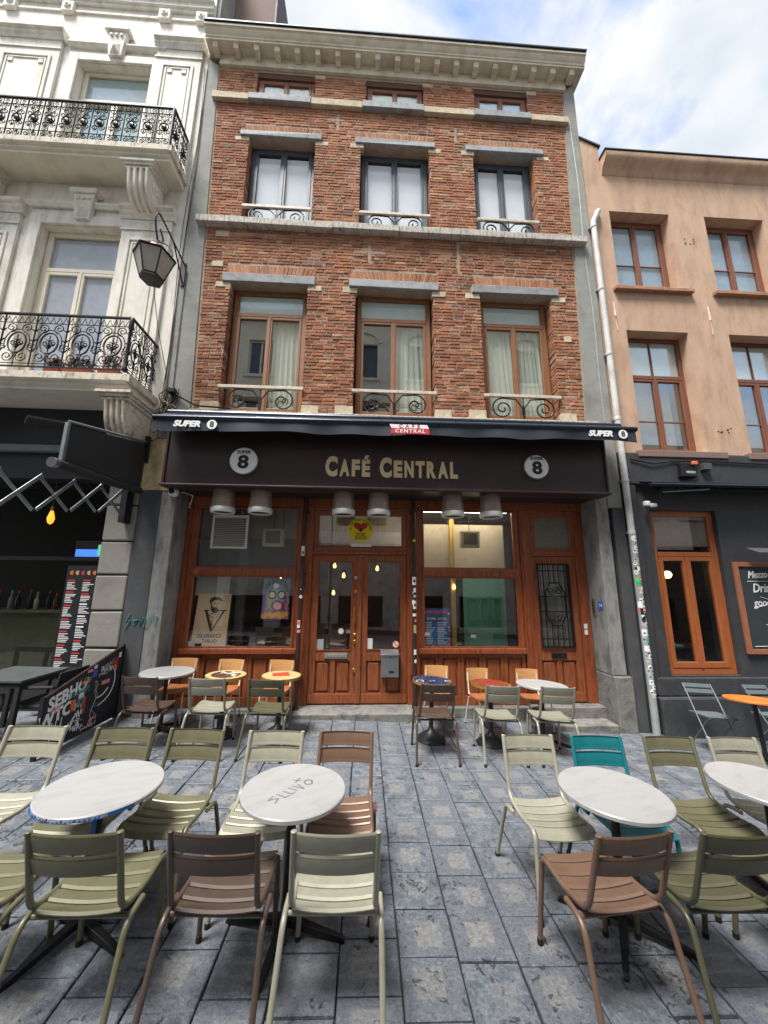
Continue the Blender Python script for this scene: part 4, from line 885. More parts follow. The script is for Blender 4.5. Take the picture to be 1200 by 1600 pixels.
# architrave with small carved blocks
moulding(XW, XE + .0, [(-.01, 14.16), (.05, 14.16), (.05, 14.22), (.09, 14.24), (.09, 14.34), (.14, 14.38), (.14, 14.46), (-.01, 14.5)], 'architrave')
moulding(XW, XE + .0, [(-.01, 13.93), (.03, 13.93), (.03, 13.99), (-.01, 13.99)], 'architrave_bead')
for x in (-3.75, -4.53, -6.53, -7.7, -8.9, -10.1):
    b = MB().box(x - .12, x + .12, YF - .08, YF - .001, 13.86, 14.15).build('carved_block', white_m, wh, bevel=.015)
    MB().lathe([(.08, 0), (.07, -.025), (.035, -.02), (.03, -.04), (0, -.045)], (x, YF - .081, 14.02), 8, 'Y').build('rosette', white_m, b, smooth=True)
def pilaster(x0, x1, zt, zb, capz):
    p = MB().box(x0 + .05, x1 - .05, YF - .06, YF - .001, zb, zt - .0).build('wall_pilaster', white_m, wh, bevel=.006)
    MB().frame(x0 + .18, x1 - .18, YF - .085, YF - .061, zb + .15, zt - .42, .06).build('panel_frame', white_m, p, bevel=.01)
    MB().frame(x0 + .27, x1 - .27, YF - .076, YF - .061, zb + .25, zt - .51, .03).build('panel_frame', white_m, p, bevel=.006)
    for x in (x0 + .37, x1 - .37): MB().box(x - .05, x + .05, YF - .078, YF - .061, zt - .66, zt - .56).build('panel_rosette', white_m, p, bevel=.012)
    MB().prism([(x0 + .03, YF - .061, zt - .24), (x0 + .03, YF - .08, zt - .24), (x0 + .03, YF - .08, zt - .2), (x0 + .03, YF - .061, zt - .2)], (x1 - x0 - .06, 0, 0)).build('necking', white_m, p)
    moulding(x0, x1, [(.0, zt), (.08, zt), (.1, zt + .05), (.13, zt + .09), (.13, zt + .14), (.18, zt + .17), (.18, zt + .23), (.0, zt + .25)], 'capital', par=p)
for a, b in ((-4.62 + .02, XE - .06), (-7.75, -6.42), (-11.6, -10.3)):
    pilaster(a, b, 13.0, 9.72, 0); pilaster(a - .08 if a > -5 else a, b - .12 if a > -5 else b, 8.66, 5.12, 0)
def keystone(x, z0, z1):
    k = MB().prism([(x - .13, YF - .1, z0), (x + .13, YF - .1, z0), (x + .19, YF - .13, z1), (x - .19, YF - .13, z1)], (0, .099, 0)).build('keystone', white_m, wh, bevel=.008)
    MB().box(x - .25, x + .25, YF - .17, YF - .001, z1, z1 + .1).build('keystone_cap', white_m, k, bevel=.02)
    MB().add([(x - .1, YF - .105, z0 + .04), (x + .1, YF - .105, z0 + .04), (x + .1, YF - .112, z0 + .3), (x - .1, YF - .112, z0 + .3), (x, YF - .17, z0 + .17)], [(0, 1, 4), (1, 2, 4), (2, 3, 4), (3, 0, 4)]).build('diamond', white_m, k)
    for dx_ in (-.1, 0, .1): MB().lathe([(.035, 0), (.03, -.025), (0, -.03)], (x + dx_, YF - .125, z1 - .1), 8, 'Y').build('bead', white_m, k, smooth=True)
for (a, b) in bays:
    c = (a + b) / 2; keystone(c, 12.66, 13.26); keystone(c, 8.58, 9.1)
    for z0, z1 in ((9.75, 12.56), (5.12, 8.5)):
        MB().frame(a - .2, b + .2, YF - .05, YF - .001, z0 - .1, z1 + .2, .198).build('architrave_frame', white_m, wh, bevel=.012)
        moulding(a - .25, b + .25, [(0, z1 + .36), (.05, z1 + .36), (.09, z1 + .42), (.09, z1 + .46), (0, z1 + .48)], 'hood', par=wh)
    w = window(wh, a + .01, b - .01, 9.75, 12.56, YF + .14, cream_frame_m, glass_sky_m, 11.72, glass_sky_m, .09, .1, sash=.06); MB().box(a + .1, b - .1, YF + .19, YF + .195, 9.85, 12.45).build('blind', M('blind_teal', s(170, 190, 186), .8), w)
    w = window(wh, a + .01, b - .01, 5.12, 8.5, YF + .14, cream_frame_m, glass_sky_m, 7.62, glass_sky_m, .1, .1, sash=.06); MB().box(a + .1, b - .1, YF + .19, YF + .195, 5.25, 8.38).build('blind', M('blind_grey', s(176, 178, 186), .8), w)
def corbel(par, x0, x1, yf, z0, z1):
    """scrolled bracket with fluted front"""
    d = YF - yf; P = []
    for i in range(15):
        t = i / 14; P.append((yf + d * .93 * (1 - math.sqrt(max(0, 1 - t ** 2.4))) + .03 * d * math.sin(t * 6), z1 - .14 - (z1 - .14 - z0) * t))
    prof = [(YF - .001, z1 - .14)] + P + [(YF - .001, z0 + .02)]
    c = MB().prism([(x0, y, z) for y, z in prof], (x1 - x0, 0, 0)).build('corbel', slab_m if par is bal_lo else white_m, par, bevel=.01)
    for i in range(4):
        xa = x0 + (x1 - x0) * (i + .5) / 4; MB().tube([(xa, y - .012, z) for y, z in P], (x1 - x0) * .09, 6).build('corbel_flute', c.data.materials[0], par, smooth=True)
    for i, (e, zz) in enumerate(((.03, z1 - .14), (.06, z1 - .09), (.09, z1 - .045))): MB().box(x0 - e, x1 + e, yf - e, YF - .001, zz, zz + .044).build('corbel_cap', c.data.materials[0], par, bevel=.006)
    MB().lathe([(.09, 0), (.09, .02), (.04, .03), (.03, .02), (0, .02)], (0, 0, 0), 16, 'Y')
    q = MB(); q.X = Matrix.Translation((x1, (yf + YF) / 2 - .05, (z0 + z1) / 2 + .02)) @ Matrix.Rotation(PI / 2, 4, 'Z') @ Matrix.Diagonal((1, -1, 1, 1)); q.lathe([(.12, 0), (.12, .012), (.07, .015), (.06, .03), (0, .03)], (0, 0, 0), 18, 'Y'); q.build('corbel_eye', c.data.materials[0], par, smooth=True)
def slab(x1, yf, z0, z1, name):
    prof = [(yf + .09, z0), (yf + .09, z0 + .05), (yf + .05, z0 + .07), (yf + .05, z0 + .11), (yf, z0 + .13), (yf, z1), (YF - .001, z1), (YF - .001, z0)]
    o = MB().prism([(XW, y, z) for y, z in prof], (x1 - XW - .05, 0, 0)).build(name, M('slab_paint', s(222, 214, 196), .8, var=.07, scale=3, stain=s(186, 172, 148), sscale=2.5, samt=.5), wh)
    MB().box(XW, x1 - .05, yf - .004, yf - .0005, z0 + .14, z1 - .003).build('slab_front', slab_m, o)
    MB().prism([(x1 - .049, yf + .0, z0 + .13), (x1, yf, z0 + .13), (x1, yf, z1 - .001), (x1 - .049, yf, z1 - .001)], (0, YF - yf - .002, 0)).build('slab_edge', slab_m, o)
    return o
bal_up = slab(-3.6, 5.35, 9.45, 9.7, 'balcony'); bal_lo = slab(-3.6, 5.2, 4.83, 5.08, 'balcony')
corbel(bal_up, -4.42, -4.0, 5.5, 8.76, 9.449); corbel(bal_up, -7.3, -6.9, 5.5, 8.76, 9.449); corbel(bal_lo, -3.99, -3.65, 5.3, 4.08, 4.829); corbel(bal_lo, -7.3, -6.9, 5.3, 4.08, 4.829)
def iron_panel(pitch, H, kind):
    m = MB(); th = .008; h = pitch / 2
    if kind == 0:
        for x in (-h,): m.tube([(x, 0, 0), (x, 0, H)], .011, 5)
        for z in (.16, .74): m.tube([(-h, 0, z * H / .86), (h, 0, z * H / .86)], .008, 4)
        for sx in (-1, 1):
            m.tube(spiral((sx * .075, 0, H * .82), .06, .012, 1.5, R(270), 16, sgn=-sx), th, 4)
            m.tube(spiral((sx * .07, 0, H * .65), .065, .015, 1.4, R(90), 16, sgn=sx), th, 4); m.tube(spiral((sx * .075, 0, H * .36), .06, .012, 1.5, R(270), 16, sgn=-sx), th, 4)
            m.tube(spiral((sx * .07, 0, H * .1), .055, .012, 1.4, R(90), 16, sgn=sx), th, 4); m.tube(spiral((sx * .07, 0, H * .94), .04, .01, 1.2, R(270), 12, sgn=-sx), .006, 4)
            for a in range(4): m.tube([(0, 0, H * .5), (sx * .05 * math.cos(a * .5 - .6), -.01, H * .5 + .06 * math.sin(a * .8 - .9))], [.016, .006], 4)
        m.tube(arc((0, 0, H * .5), .085, .085, 0, 2 * PI, 14), .011, 4); m.lathe([(.05, .012), (.04, -.02), (0, -.03)], (0, 0, H * .5), 8, 'Y'); m.tube([(0, 0, .02), (0, 0, H)], .007, 4)
    else:
        m.tube([(-h, 0, 0), (-h, 0, H)], .012, 5)
        for z in (.86, .07): m.tube([(-h, 0, z * H), (h, 0, z * H)], .008, 4)
        m.tube(arc((0, 0, H * .47), h * .56, H * .2, 0, 2 * PI, 20), .012, 5); m.tube(arc((0, 0, H * .47), h * .78, H * .26, R(-30), R(210), 16), .009, 4)
        for sx in (-1, 1):
            m.tube(spiral((sx * h * .5, 0, H * .76), .085, .015, 1.6, R(270), 20, sgn=-sx), .009, 4); m.tube(spiral((sx * h * .45, 0, H * .2), .1, .015, 1.7, R(90), 20, sgn=sx), .009, 4)
            m.tube(spiral((sx * h * .22, 0, H * .47), .06, .012, 1.5, R(90), 16, sgn=sx), .009, 4); m.tube(spiral((sx * h * .85, 0, H * .4), .05, .012, 1.3, R(0), 14, sgn=sx), .008, 4)
            for a in range(3): m.tube([(sx * h, 0, H * (.3 + .2 * a)), (sx * (h - .06), -.01, H * (.34 + .2 * a))], [.018, .005], 4)
        for a in range(5): m.tube([(0, 0, H * .36), (.09 * math.sin((a - 2) * .55), -.012, H * .4 + .1 * math.cos((a - 2) * .55))], [.014, .005], 4)
        m.tube([(0, 0, .02), (0, 0, H * .62)], .009, 4)
        for i in range(5): x = -h + pitch * (i + .5) / 5; m.tube([(x - .04, 0, H * .87), (x, 0, H * .985), (x + .04, 0, H * .87)], .006, 4)
    return m
def railing(par, x1, yf, z0, zt, pitch, kind):
    H = zt - z0 - .05; proto = None; first = iron_panel(pitch, H, kind)
    me0 = None; x = x1 - pitch / 2
    spots = []
    while x > XW + .3: spots.append((x, yf, 0)); x -= pitch
    nd = max(1, round((YF - yf) / pitch)); pd = (YF - yf) / nd
    for i in range(nd): spots.append((x1, yf + pd * (i + .5), pd / pitch))
    for (px, py, side) in spots:
        if me0 is None: o = first.build('railing_panel', iron_m, par); o.data.transform(Matrix.Translation(root_base(par))); me0 = o
        else: o = me0.copy(); C.objects.link(o)
        o.parent = par; o.location = Vector((px, py, z0 + .02)) - root_base(par)
        if side: o.rotation_euler = (0, 0, PI / 2); o.scale = (side, 1, 1)
    MB().tube([(XW, yf, zt), (x1, yf, zt)], .024, 6).build('top_rail', iron_m, par); MB().tube([(x1, yf, zt), (x1, YF, zt)], .024, 6).build('top_rail', iron_m, par)
    MB().tube([(XW, yf, z0 + .03), (x1, yf, z0 + .03)], .016, 6).build('bottom_rail', iron_m, par); MB().tube([(x1, yf, z0 + .03), (x1, YF, z0 + .03)], .016, 6).build('bottom_rail', iron_m, par)
    pr = [(.035, 0), (.045, .03), (.03, .08), (.024, .15), (.024, H * .8), (.04, H * .85), (.03, H), (.028, H + .05), (0, H + .08)] if kind else [(.028, 0), (.028, H + .03), (0, H + .05)]
    MB().lathe(pr, (x1, yf, z0), 10).build('newel', iron_m, par, smooth=True)
railing(bal_up, -3.67, 5.385, 9.7, 10.6, .285, 0); railing(bal_lo, -3.72, 5.245, 5.14, 6.06, .47, 1)
terra_m = M('terracotta', s(176, 92, 66), .85, var=.15, scale=9); soil_m = M('soil', s(60, 46, 36), 1)
rl = random.Random(4)
for x0, x1, lab in ((-5.0, -4.75, 'short terracotta flower box at the left on the lower balcony'), (-4.72, -4.28, 'long terracotta flower box in the middle of the lower balcony'), (-4.2, -3.86, 'terracotta flower box with dry plant near the lower balcony corner')):
    o = T('flower_box', lab, 'flower box', ((x0 + x1) / 2, 5.42, 5.08), 'terracotta boxes on the lower balcony'); MB().prism([(x0 + .02, 5.34, 5.081), (x1 - .02, 5.34, 5.081), (x1, 5.33, 5.22), (x0, 5.33, 5.22)], (0, .16, 0)).build('box', terra_m, o, bevel=.008)
    MB().box(x0 + .02, x1 - .02, 5.345, 5.475, 5.221, 5.226).build('soil', soil_m, o); m = MB()
    for i in range(46):
        a = Vector((rl.uniform(x0 + .03, x1 - .03), rl.uniform(5.36, 5.46), 5.22)); b = a + Vector((rl.uniform(-.1, .1), rl.uniform(-.06, .06), rl.uniform(.12, .5 if x0 > -4.3 else .2))); m.tube([a, (a + b) / 2 + Vector((rl.uniform(-.03, .03), 0, 0)), b], [.004, .003, .002], 3)
        for k in range(5): t = rl.random(); p = a.lerp(b, .4 + .6 * t); e = Vector((rl.uniform(-.05, .05), rl.uniform(-.04, .04), rl.uniform(-.02, .04))); m.add([p, p + e + Vector((0, .012, .01)), p + e * 1.6, p + e - Vector((0, .012, .01))], [(0, 1, 2, 3)])
    m.build('plant', M('dry_plant', s(104, 70, 62), .9, var=.3, scale=9), o, kind='stuff', fix=False)
# parapet / chimney of the townhouse against the sky
chm = M('dark_brick', s(132, 112, 102), .95, var=.2, scale=20, stretch=(1, 1, 4), bump=.4)
MB().box(-3.42, -2.45, 6.6, 7.6, 13.2, 17.2).build('chimney', chm, wh); MB().box(-3.512, -3.43, 6.0, 7.6, 13.2, 17.2).build('chimney_flank', cement_m, wh)
MB().box(-2.45, -2.41, 6.55, 7.62, 13.2, 17.25).build('chimney_edge', M('lead', s(70, 66, 66), .7), wh)
# ---------------- dark bar on its ground floor
MB().box(XW, -4.15, YF, YF + .3, 3.62, 4.83).build('bar_fascia', M('bar_black', s(38, 40, 42), .6, var=.15), wh, bevel=.01)
MB().box(XW, -4.2, YF - .1, YF - .001, 4.05, 4.16).build('bar_moulding', M('bar_grey', s(110, 118, 120), .6), wh, bevel=.01)
# quoined stone pier
zz = [-.3, .62, 1.02, 1.56, 2.1, 2.62, 3.2, 3.62]; qn = M('quoin_stone', s(138, 134, 126), .85, var=.14, scale=6, bump=.25, stain=s(104, 100, 92), sscale=3, samt=.6)
for a, b in zip(zz, zz[1:]): MB().box(-4.14, -3.67, YF - .02, YF + .4, a + .012, b - .012, j=.004).build('quoin', qn, wh, bevel=.02)
MB().box(-4.12, -3.69, YF + .02, YF + .39, -.3, 4.82).build('pier_core', M('pier_joint', s(70, 68, 64), .95), wh)
MB().box(-3.668, -3.53, YF + .0, YF + .34, 3.5, 4.829, j=.005).build('corner_plaster', rough_m, wh)
bw = MB().frame(-8.6, -4.15, 6.24, 6.3, .55, 3.6, .07).build('bar_window', blackp_m, wh); MB().box(-8.53, -4.22, 6.262, 6.27, .62, 2.33).build('pane', glass_bar_m, bw); MB().box(-8.53, -4.22, 6.25, 6.28, 2.33, 2.39).build('glazing_bar', blackp_m, bw)
MB().box(XW, -4.15, 6.2, 6.4, -.1, .549).build('bar_riser', M('bar_riser', s(40, 40, 42), .7), wh)
MB().box(XW, -3.7, 8.6, 8.7, -.1, 4.6).build('bar_room_wall', M('bar_room', s(46, 42, 36), .8, var=.3), wh); MB().box(XW, -3.7, 6.4, 8.6, -.1, .02).build('bar_room_floor', inner_m, wh)
MB().box(XW, -3.7, 6.4, 8.6, 4.5, 4.55).build('bar_room_ceiling', blackp_m, wh)
bc = T('bar_counter', 'olive bar counter inside the dark bar window', 'counter', (-5.8, 7.1, 0)); MB().box(-8, -4.5, 6.95, 7.4, .02, 1.45).build('front', M('counter_olive', s(88, 86, 52), .6, var=.2), bc); MB().box(-8.1, -4.45, 6.9, 7.45, 1.451, 1.5).build('top', M('counter_top', s(120, 108, 80), .4), bc)
for i in range(14):
    x = -6.9 + i * .165; c = rl.choice(((60, 90, 50), (120, 70, 30), (200, 190, 160), (40, 50, 40), (160, 150, 130)))
    cn = {60: 'green', 120: 'amber', 200: 'cream', 40: 'black', 160: 'grey'}[c[0]]; cp_ = 'red' if i % 3 else 'grey'
    o = T('bottle', '%s bottle with %s cap on the bar counter inside the dark bar' % (cn, cp_), 'bottle', (x, 7.1, 1.5), 'bottles on the bar counter'); hgt = rl.uniform(.26, .32); MB().lathe([(.036, 0), (.038, .01), (.038, hgt * .6), (.014, hgt * .75), (.014, hgt)], (x, 7.1 + .05 * (i % 2), 1.501), 10).build('body', M('bottle_%d%d' % (c[0], c[1]), s(*c), .15), o, smooth=True); MB().lathe([(.017, 0), (.017, .05), (0, .05)], (x, 7.1 + .05 * (i % 2), 1.5 + hgt - .02), 8).build('cap', STK['red'] if i % 3 else STK['grey'], o)
o = T('filament_bulb', 'glowing orange filament bulb hanging in the dark bar', 'bulb', (-5.2, 6.2, 2.95)); MB().lathe([(0, 0), (.035, .03), (.05, .1), (.03, .18), (.018, .22)], (-5.02, 6.0, 2.88), 14).build('bulb', EMIT('filament', (1, .25, .02), 1.1), o, smooth=True); MB().tube([(-5.02, 6.0, 3.1), (-5.02, 6.0, 3.62)], .006, 5).build('cord', blackp_m, o); MB().lathe([(.022, 0), (.022, .07)], (-5.02, 6.0, 3.1), 10).build('socket', brassy, o)
tv = T('bar_screen', 'small bright blue screen glowing behind the bar window', 'screen', (-4.55, 6.33, 2.36)); MB().box(-4.82, -4.28, 6.33, 6.36, 2.38, 2.66).build('case', blackp_m, tv, bevel=.006); MB().box(-4.8, -4.4, 6.326, 6.3295, 2.4, 2.52).build('picture', EMIT('screen_blue', (.06, .2, .8), .5), tv); MB().box(-4.45, -4.3, 6.325, 6.3295, 2.42, 2.6).build('picture', EMIT('screen_green', (.1, .5, .3), .4), tv)
# menu boards
mn = T('menu_board', 'tall black menu board with columns of white lines on the bar pier', 'menu', (-4.43, 6.1, .75)); MB().prism([(-4.72, 6.12, .74), (-4.17, 6.02, .74), (-4.17, 6.02, 2.24), (-4.72, 6.12, 2.24)], (0, .02, 0)).build('board', blackp_m, mn)
for col in range(2):
    z = 2.0
    while z > .82:
        blk = rl.choice((4, 5, 6)); 
        MB().box(0, .14, 0, .002, 0, .02).build; x0 = -4.68 + col * .27; yq = lambda x: 6.12 - (x + 4.72) * .1818 - .003
        m = MB(); m.quad((x0, yq(x0), z), (x0 + .13, yq(x0 + .13), z), (x0 + .13, yq(x0 + .13), z + .022), (x0, yq(x0), z + .022)); m.build('menu_heading', STK['red'] if rl.random() < .7 else STK['white'], mn, fix=False); z -= .03
        for i in range(blk):
            w_ = rl.uniform(.08, .2); m = MB(); m.quad((x0, yq(x0), z), (x0 + w_, yq(x0 + w_), z), (x0 + w_, yq(x0 + w_), z + .011), (x0, yq(x0), z + .011)); m.build('menu_line', STK['white'], mn, fix=False); z -= .024
        z -= .03
for i in range(5): disc(mn, -4.62 + .1 * i, 2.13, .04, .035, 6.1 - .018 * i, STK[('orange', 'tan', 'red', 'tan', 'orange')[i]], 'menu_picture')
# side drop awning and lattice arm of the bar (they run out from the wall)
sa = T('side_awning', 'black side awning with roller tube sticking out from the dark bar wall', 'awning', (-3.62, 5.0, 3.3))
cl = M('black_cloth', s(40, 41, 43), .75, var=.15, scale=4, bump=.2, bscale=30)
MB().prism([(-3.6, 4.36, 3.86), (-3.6, 5.8, 4.2), (-3.6, 5.82, 3.46), (-3.6, 4.33, 3.42)], (-.03, 0, 0)).build('panel', cl, sa, bevel=.006)
MB().prism([(-3.63, 4.34, 3.87), (-3.9, 4.1, 3.84), (-4.2, 4.4, 3.88), (-3.63, 4.8, 3.97)], (0, 0, .03)).build('flap', cl, sa)
MB().tube([(-3.6, 4.22, 3.34), (-3.6, 5.0, 3.36), (-3.6, 5.82, 3.42)], .055, 10).build('roller', cl, sa, smooth=True); MB().tube([(-3.6, 4.17, 3.335), (-3.6, 4.23, 3.34)], .06, 10).build('roller_end', steel_m, sa, smooth=True)
al_m = M('alu_bar', s(150, 158, 160), .4, metal=.6, var=.1)
MB().box(-3.64, -3.6, 4.3, 4.34, 3.3, 3.88).build('post', al_m, sa); MB().box(-3.64, -3.58, 5.84, 5.9, 3.9, 4.35).build('wall_bracket', blackp_m, sa); MB().tube([(-3.62, 4.32, 3.9), (-3.62, 5.85, 4.25)], .018, 6).build('edge_bar', al_m, sa)
la = T('lattice_arm', 'aluminium scissor lattice arm below the side awning of the bar', 'awning arm', (-3.78, 5.8, 3.05))
yy = [2.84 + .48 * i for i in range(7)]
for i in range(6):
    zc = 3.0 + .165 * (yy[i] - 4.28); hh = .205 - .012 * (yy[i] - 4.28)
    for sgn in (-1, 1):
        m = MB(); a = Vector((-3.78 + .02 * sgn, yy[i], zc - sgn * hh)); b = Vector((-3.78 + .02 * sgn, yy[i + 1], zc + .079 + sgn * hh)); d = (b - a).normalized(); n_ = Vector((0, -d.z, d.y)) * .022; xx = Vector((.006, 0, 0))
        m.add([a - n_ - xx, b - n_ - xx, b + n_ - xx, a + n_ - xx, a - n_ + xx, b - n_ + xx, b + n_ + xx, a + n_ + xx], [(0, 1, 2, 3), (7, 6, 5, 4), (0, 4, 5, 1), (1, 5, 6, 2), (2, 6, 7, 3), (3, 7, 4, 0)]); m.build('lattice_bar', al_m, la, bevel=.004)
MB().box(-3.83, -3.74, 5.76, 5.93, 2.9, 3.5).build('wall_plate', blackp_m, la)
# street lantern on its bracket
ln = T('street_lantern', 'hexagonal iron street lantern hanging from a scrolled bracket at the white corner', 'lantern', (-3.43, YF, 6.6)); LX, LY = -3.43, 5.1
MB().box(LX - .03, LX + .03, YF - .035, YF - .013, 7.3, 7.8).build('wall_plate', iron_m, ln, bevel=.004)
MB().tube(bez([(LX, YF - .03, 7.75), (LX, 5.15, 7.86), (LX, 5.0, 7.85), (LX, 4.98, 7.62), (LX, 5.1, 7.4)], 8, .16), .014, 7).build('bracket', iron_m, ln, smooth=True); MB().tube([(LX, YF - .03, 7.36), (LX, 5.7, 7.6), (LX, 5.52, 7.8)], .012, 6).build('bracket_stay', iron_m, ln, smooth=True)
MB().tube([(LX, 5.1 + .12 * math.sin(t * .7) + .01 * t, 7.4 + .05 * t) for t in [i * .6 for i in range(9)]], .012, 6).build('bracket_scroll', iron_m, ln, smooth=True)
MB().tube([(LX + .27 * math.cos(t), LY, 7.1 + .26 * math.sin(t)) for t in [PI * i / 16 for i in range(17)]], .012, 6).build('yoke', iron_m, ln, smooth=True)
lg = M('lamp_glass', s(166, 160, 146), .35, var=.1); copper = M('copper_cap', s(150, 92, 78), .45, metal=.4, var=.15)
for k in range(6):
    a, b = PI / 3 * k + .3, PI / 3 * (k + 1) + .3; rt, rb_ = .29, .165; zt_, zb_ = 7.07, 6.68
    c4_ = [Vector((LX + r * math.cos(t), LY + r * math.sin(t), z)) for r, t, z in ((rt, a, zt_), (rt, b, zt_), (rb_, b, zb_), (rb_, a, zb_))]
    MB().prism(c4_, (c4_[0] + c4_[1] - Vector((2 * LX, 2 * LY, 2 * zt_))) * -.008).build('lantern_pane', lg, ln); MB().tube([c4_[0], c4_[3]], .012, 5).build('lantern_rib', iron_m, ln); MB().tube([c4_[0], c4_[1]], .02, 5).build('lantern_rim', iron_m, ln); MB().tube([c4_[3], c4_[2]], .012, 5).build('lantern_rim', iron_m, ln)
MB().lathe([(.17, 6.645), (.17, 6.67), (0, 6.67)], (LX, LY, 0), 6, ph=.3).build('lantern_base', iron_m, ln); MB().lathe([(.27, 7.075), (.18, 7.12), (.13, 7.17), (.13, 7.22), (.09, 7.27), (0, 7.29)], (LX, LY, 0), 12).build('lantern_cap', copper, ln, smooth=True)
MB().tube([(LX + .03, LY, 6.62), (LX + .02, 5.4, 6.0), (LX - .0, 5.8, 5.5), (-3.49, 5.92, 5.4)], .006, 4).build('lamp_wire', blackp_m, ln)
# cables down the corner
cb_ = T('facade_cables', 'thin black cables running down the corner between white and brick houses', 'cable', (-3.5, YF - .02, 4.5))
for i, (x0, sw) in enumerate(((-3.53, .03), (-3.48, .02), (-3.36, .015))): MB().tube([(x0 + sw * math.sin(z * 1.3 + i), YF - .025, z) for z in [4.6 + .5 * k for k in range(17 if i < 2 else 7)]], .007, 4).build('cable', blackp_m, cb_)
for i in range(9): P = [(-3.62 + rl.uniform(0, .4), YF - .04, 5.2 - .12 * k + rl.uniform(-.08, .08)) for k in range(6 + i % 3)]; MB().tube(bez(P, 3, .06), .008, 4).build('cable', STK['tan'] if i % 3 == 0 else blackp_m, cb_)
MB().box(-3.4, -3.28, YF - .12, YF - .013, 5.15, 5.24).build('junction_box', blackp_m, cb_, bevel=.01); MB().tube([(-3.3, YF - .05, 5.15), (-2.9, YF - .1, 4.92), (-2.3, YF - .17, 4.86)], .016, 5).build('cable', blackp_m, cb_)
# chalk panel (windbreak) with graffiti
cp = T('chalk_panel', 'black chalk windbreak panel covered in white graffiti and stickers', 'panel', (-3.57, 5.3, grd(-3.57, 5.3)))
gz_ = lambda y: grd(-3.57, y)
MB().prism([(-3.58, 4.62, gz_(4.62) + .03), (-3.58, 5.9, gz_(5.9) + .03), (-3.58, 5.9, 1.06), (-3.58, 4.62, .70)], (.025, 0, 0)).build('board', M('chalk_black', s(42, 41, 46), .75, var=.2, scale=5), cp)
MB().tube([(-3.567, 4.61, .70), (-3.567, 5.9, 1.065)], .018, 6).build('top_edge', pipe_m, cp); MB().box(-3.59, -3.545, 4.59, 4.62, gz_(4.6), .72).build('post', blackp_m, cp); MB().box(-3.59, -3.545, 5.901, 5.925, gz_(5.9), 1.08).build('post', blackp_m, cp)
onb = lambda y, z, r=0.: Matrix.Translation((-3.5535, y, z)) @ Matrix.Rotation(PI / 2, 4, 'Z') @ Matrix.Rotation(PI / 2, 4, 'X') @ Matrix.Rotation(r, 4, 'Z')
text('lettering', 'SEBHO', .2, whitep_m, cp, onb(4.95, .655, .2), .0005, .008, .15, .95); text('lettering', 'WTC', .19, whitep_m, cp, onb(4.8, .46, .15), .0005, .009, .1)
text('lettering', 'GARAGE', .08, STK['grey'], cp, onb(5.62, .86, .25), .0005, .001); text('lettering', 'CLUB', .07, STK['grey'], cp, onb(5.62, .78, .25), .0005, .001)
pc = lambda y, z: (-3.553, y, z)
for pts, w_ in ([[(5.75, .78), (5.8, .6), (5.7, .42), (5.5, .36)], .008], [[(5.66, .55), (5.58, .48), (5.46, .47)], .009], [[(4.82, .4), (4.82, .25)], .006], [[(4.76, .4), (4.76, .2)], .006], [[(4.9, .42), (4.89, .28)], .006]): MB().tube([pc(*p) for p in bez([(0, *q) for q in pts], 4, .1) for p in [(p.y, p.z)]], w_, 4).build('chalk_stroke', STK['white'], cp)
for i in range(5):
    P = [(5.05 + .07 * i + rl.uniform(-.08, .08), .26 + .05 * (k % 2) + rl.uniform(-.05, .06)) for k in range(8)] if i < 3 else [(5.42 + rl.uniform(-.05, .05), .7 - .06 * k) for k in range(9)]
    MB().tube([pc(a, b) for a, b in P], .0045, 4).build('chalk_stroke', STK['grey'] if i > 2 else STK['white'], cp)
def top_z(y): return .70 + (y - 4.62) * .36 / 1.28
for i in range(16):
    yc = rl.uniform(4.72, 5.8); zc = rl.uniform(.12, top_z(yc) - .12); n_ = rl.randint(6, 14); ww_, hh_ = rl.uniform(.05, .13), rl.uniform(.03, .07)
    P = [pc(yc - ww_ + 2 * ww_ * k / n_ + rl.uniform(-.015, .015), zc + (hh_ if k % 2 else -hh_) * rl.uniform(.3, 1)) for k in range(n_ + 1)]
    MB().tube(bez(P, 3, .03), rl.uniform(.0022, .005), 4).build('chalk_stroke', STK[rl.choice(('white', 'white', 'grey', 'grey', 'pink', 'teal'))], cp)
for y0, z0, w_, h_, c in ((5.2, .76, .13, .05, 'green'), (5.36, .80, .08, .09, 'blue'), (5.36, .89, .06, .06, 'white'), (5.6, .64, .16, .05, 'pink'), (5.05, .5, .08, .13, 'orange'), (5.17, .58, .09, .07, 'white'), (5.24, .45, .045, .2, 'red'), (5.84, .95, .05, .07, 'white'), (5.77, .88, .07, .09, 'red'), (5.76, .8, .08, .08, 'orange'), (5.27, .85, .09, .035, 'pink')):
    MB().box(-3.5545, -3.553, y0 - w_ / 2, y0 + w_ / 2, z0 - h_ / 2, z0 + h_ / 2).build('sticker', STK[c], cp)

# ================================================================ SALMON HOUSE (right)
sh = T('salmon_house', 'salmon rendered house with red-brown windows and dark grey ground floor', 'building', (7.2, YF, grd(7.2, YF)))
XA, XB = 4.45, 13.0
ups = [(4.9, 6.18), (6.95, 8.25), (9.1, 10.4)]; los = [(4.93, 6.16), (6.99, 8.25), (9.1, 10.4)]
op = [(a, b, 7.75, 9.6) for a, b in ups] + [(a, b, 4.36, 6.82) for a, b in los]
wall_grid(MB(), XA, XB, 4.335, 10.5, op, YF, YF + .36).build('wall', salmon_m, sh)
MB().prism([(4.84, YF + .3, 10.501), (4.84, YF + .0, 10.501), (4.84, YF - .02, 10.52), (4.84, YF - .035, 10.6), (4.84, YF - .09, 10.68), (4.84, YF - .17, 10.74), (4.84, YF - .2, 10.8), (4.84, YF - .2, 10.9), (4.84, YF + .3, 10.92)], (XB - 4.84, 0, 0)).build('cove_cornice', salmon_m, sh, smooth=True)
